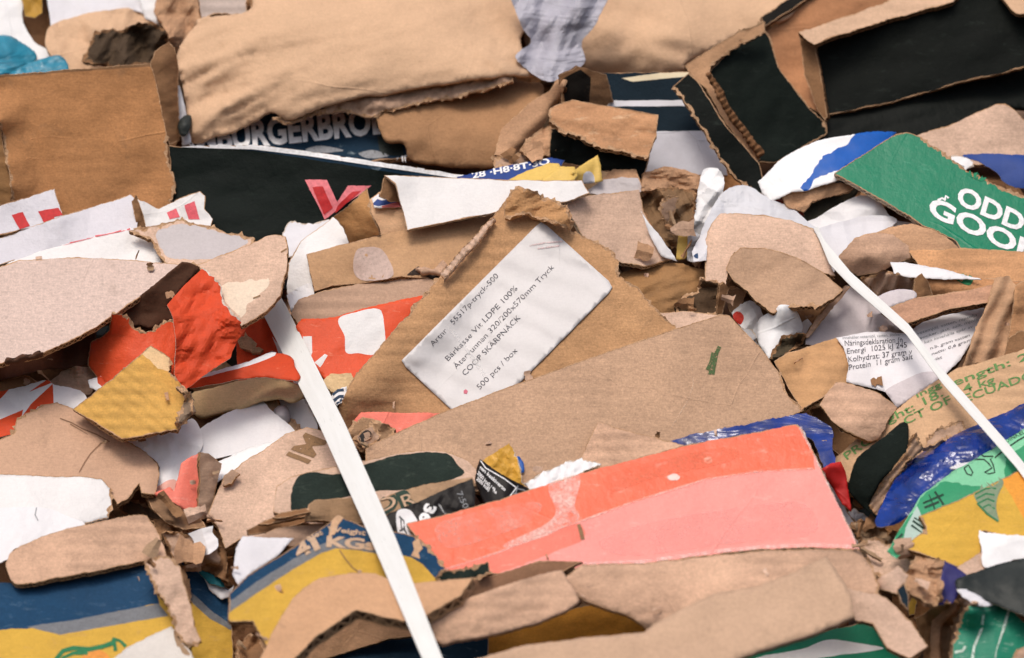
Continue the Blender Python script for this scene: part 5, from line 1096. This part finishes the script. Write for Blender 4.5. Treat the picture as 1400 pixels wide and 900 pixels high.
# the tan board over the top of the wide strap comes after the strap
# ================================================================== straps pulled tight over the heap
def strap(left, right, mat, label, name='plastic_strap'):
    L = np.array([p[:2] for p in parse(left)]); R = np.array([p[:2] for p in parse(right)])
    def res(Q, n):
        s = np.r_[0, np.cumsum(np.hypot(*np.diff(Q, axis=0).T))]; u = np.linspace(0, s[-1], n)
        return np.stack([np.interp(u, s, Q[:, 0]), np.interp(u, s, Q[:, 1])], -1)
    n = 90; L, R = res(L, n), res(R, n); Cc = (L + R) / 2
    top = []
    for i in range(n):
        ds = []
        for q in (L[i], Cc[i], R[i]):
            a = int(np.clip((q[1] - Y0) // CELL, 0, len(GY) - 1)); b = int(np.clip((q[0] - X0) // CELL, 0, len(GX) - 1)); ds.append(BUF[a, b])
        top.append(min(ds) - .004)
    s = np.r_[0, np.cumsum(np.hypot(*np.diff(Cc, axis=0).T))]; top = np.array(top)
    ia = int(n * .78); top[-1] = min(top[-1], top[ia] + float(d0(*Cc[-1]) - d0(*Cc[ia])))
    # taut: lower convex hull of depth along the length
    hull = []
    for i in range(n):
        while len(hull) > 1 and (top[hull[-1]] - top[hull[-2]]) * (s[i] - s[hull[-1]]) >= (top[i] - top[hull[-1]]) * (s[hull[-1]] - s[hull[-2]]): hull.pop()
        hull.append(i)
    d = np.interp(s, s[hull], top[hull])
    vs, fs, uv = [], [], []
    t = .0012
    for i in range(n):
        for j in range(5):
            u = j / 4; q = L[i] * (1 - u) + R[i] * u; bow = .0012 * (2 * u - 1) ** 2 + .0006 * float(perlin(s[i] / 30., j * .4, 5))
            vs.append(world(q[0], q[1], d[i] + bow)); uv.append((u * .03, s[i] * M))
    m = len(vs)
    vs = np.array(vs); vb = vs + np.array([0, t, -t * .4])
    for i in range(n - 1):
        for j in range(4):
            a = i * 5 + j; f = (a, a + 5, a + 6, a + 1); fs += [f, tuple(m + k for k in f[::-1])]
        for a, b in ((i * 5, i * 5 + 5), (i * 5 + 9, i * 5 + 4)): fs.append((a, a + m, b + m, b))
    o = link(name, np.concatenate([vs, vb]), fs, [mat], None, uv + uv, smooth=False)
    tag(o, label, 'strap', GROUPS['strap'])
    for i in range(n):
        for u in (0, .5, 1):
            q = L[i] * (1 - u) + R[i] * u
            a = int(np.clip((q[1] - Y0) // CELL, 0, len(GY) - 1)); b = int(np.clip((q[0] - X0) // CELL, 0, len(GX) - 1)); BUF[a, b] = min(BUF[a, b], d[i])
    return o

def strapmat(name, scratch):
    n = NT(name)
    f = n.noise(1, 4, .7, n.mapping(520, 70, 2)); g = n.noise(1, 3, .6, n.mapping(110, 24, 5))
    c = n.mix(n.ramp(f, .62, .7, 0, scratch), lin('#e6e6e2'), lin('#9a9c96'))
    c = n.mix(n.ramp(g, .4, .75, 0, .25), c, lin('#c9c7be'))
    return n.out(c, .42, n.bump(f, .15, .0008), .4)
strap('350,418 360,430 395,500 436,580 510,744 577,900 622,1010', '378,398 389,414 411,458 472,580 540,733 605,900 650,1010', strapmat('strap_plastic', .5), 'wide white scratched strap pulled over the left half of the heap')
strap('1112,312 1120,327 1134,361 1165,393 1239,457 1289,525 1364,610 1390,640 1450,722 1530,832', '1118,310 1126,327 1163,372 1243,444 1285,501 1374,601 1404,638 1466,722 1546,832', strapmat('strap_plastic_clean', .15), 'thin white strap pulled over the right half of the heap')

pt = sheet('cardboard_sheet', '270,362 300,350 340,335 366,322 376,321,1 390,324,1 393,332,1 393,362,1 384,404,.8 366,424 345,438 330,446 300,420 286,398', A2, 'tan torn board lying over the top of the wide strap', C, pitch=50, yaw=-6, bend=[(-60, .015)], t=.006, regions=[('300,392 312,386 340,383 352,384 368,380 368,388 360,398 352,406 340,415 330,434 318,424 304,406', card('#e6d2ba', .08, .08, 0), False, 2)])
stroke(pt, 'dark_nick', ['346,408 356,404', '384,345 392,340'], 2, INKBR)
sheet('torn_red_card', '120,500 120,492,1 124,468,1 140,460 149,452 153,427,1.6 166,430,1.4 178,434,2 184,448,2.4 196,454,2 208,452,2 220,444,2 238,434,.6 243,470 238,512 215,530 190,530 140,526', RED2, 'torn red card lying left of the crumpled red paper', CT, pitch=36, inset=5, bend=[(0, .012)], edge=False, regions=[])
sheet('paper_scrap', '120,520 138,514 146,526 136,536 122,530', W1, 'tiny white corner with a red edge beside the yellow torn board', Pp, regions=[('132,512 148,520 144,532 134,524', RED)])
sheet('printed_roll', '258,528 272,514 300,506 340,494 372,482 398,488 404,502 408,520 360,516 320,520 270,530', RED, 'red and white rolled paper above the straw coloured roll', 'wrapper', pitch=30, bend=[(75, .015)], smooth=True, regions=[('268,518 290,506 330,490 372,478 376,486 340,500 310,508 280,516', W1, True)])
sheet('torn_red_card', '238,512 241,470 236,434,.5 228,417,.4 252,390,.4 277,367,1.6 292,380,1.8 302,391,1.8 304,410,1.8 322,430,1.8 337,447,1.2 326,464 314,490 270,520 253,534', RED, 'crumpled red paper torn along its right side below the tan board', CT, pitch=30, yaw=6, wr=[(.010, 60, 55, 2), (.003, 44, 25, 2, 1)], crumple=[(.016, 60)], folds=[(268, 440, 330, 470, 25, 6), (300, 390, 255, 480, 18, 8)], inset=4, step=4)
sheet('torn_yellow_board', '99,560 153,518 206,473,.5 222,482,2 236,494,2 231,508,2.2 246,524,2.2 255,540,2.2 246,566,2 243,588,1.2 214,592,1 167,600,.6', YEL, 'mustard yellow torn board in front of the red pieces', C, pitch=44, yaw=-6, inset=3, flutes=(.0016, 14, -38), wr=[(.002, 50, -40, 2)], regions=[('194,484 206,470 224,482 238,494 230,508 216,504 204,492', TANROLL, False, 1.4)])
sheet('torn_cardboard', '240,530 252,528 262,536 264,552 262,566 248,584 240,588 244,566 254,542', card('#8f7a66', .14, .1, 0), 'frayed grey brown corrugation at the end of the yellow board', C, tear=2.4, crumple=[(.012, 14)], edge=False, pitch=10)

shreds([(176, 684, 310, 780, 60, 6, 20), (876, 244, 950, 345, 40, 5, 16), (1165, 710, 1240, 770, 45, 5, 16), (1236, 765, 1300, 850, 30, 5, 14), (1040, 440, 1100, 500, 14, 4, 10), (318, 845, 362, 895, 22, 5, 14), (692, 192, 756, 226, 22, 5, 14), (466, 575, 530, 612, 20, 4, 10), (925, 395, 1015, 440, 24, 5, 13), (270, 640, 312, 720, 20, 5, 14)])
# ================================================================== lens, light, air
cam = bpy.data.cameras.new('camera'); co_ = bpy.data.objects.new('camera', cam); COL.objects.link(co_); SC.camera = co_
co_.location = (0, 0, H); co_.rotation_euler = (math.radians(90), 0, 0)
cam.sensor_width = 36; cam.lens = 120; cam.clip_end = 200
cam.dof.use_dof = True; cam.dof.focus_distance = float(pl.rel(640., 480.)); cam.dof.aperture_fstop = 4.5

SUN_EL, SUN_AZ = 64, -24          # height; compass angle off the lens axis, from behind the lens to its left
sun = bpy.data.lights.new('sun', 'SUN'); so = bpy.data.objects.new('sun', sun); COL.objects.link(so)
sun.energy = 1.2; sun.angle = math.radians(20); sun.color = (1.0, .975, .945)
e, a = math.radians(SUN_EL), math.radians(SUN_AZ)
sdir = Vector((math.sin(a) * math.cos(e), -math.cos(a) * math.cos(e), math.sin(e)))
so.rotation_euler = sdir.to_track_quat('Z', 'Y').to_euler(); so.location = sdir * 6
w = bpy.data.worlds.new('World'); SC.world = w; w.use_nodes = True
nt = w.node_tree; sky = nt.nodes.new('ShaderNodeTexSky'); sky.sky_type = 'NISHITA'; sky.sun_disc = False
sky.sun_elevation = e; sky.sun_rotation = math.atan2(sdir.x, sdir.y)
sky.air_density = 1.0; sky.dust_density = 6.0; sky.ozone_density = .6
nt.links.new(sky.outputs[0], nt.nodes['Background'].inputs[0]); nt.nodes['Background'].inputs[1].default_value = .15
SC.view_settings.view_transform = 'Standard'; SC.view_settings.look = 'None'; SC.view_settings.exposure = -0.17; SC.view_settings.gamma = 1
import os
if os.environ.get('HEAPLOG'):
    for n_, v_ in FLATLOG: print('LAY', n_, v_)
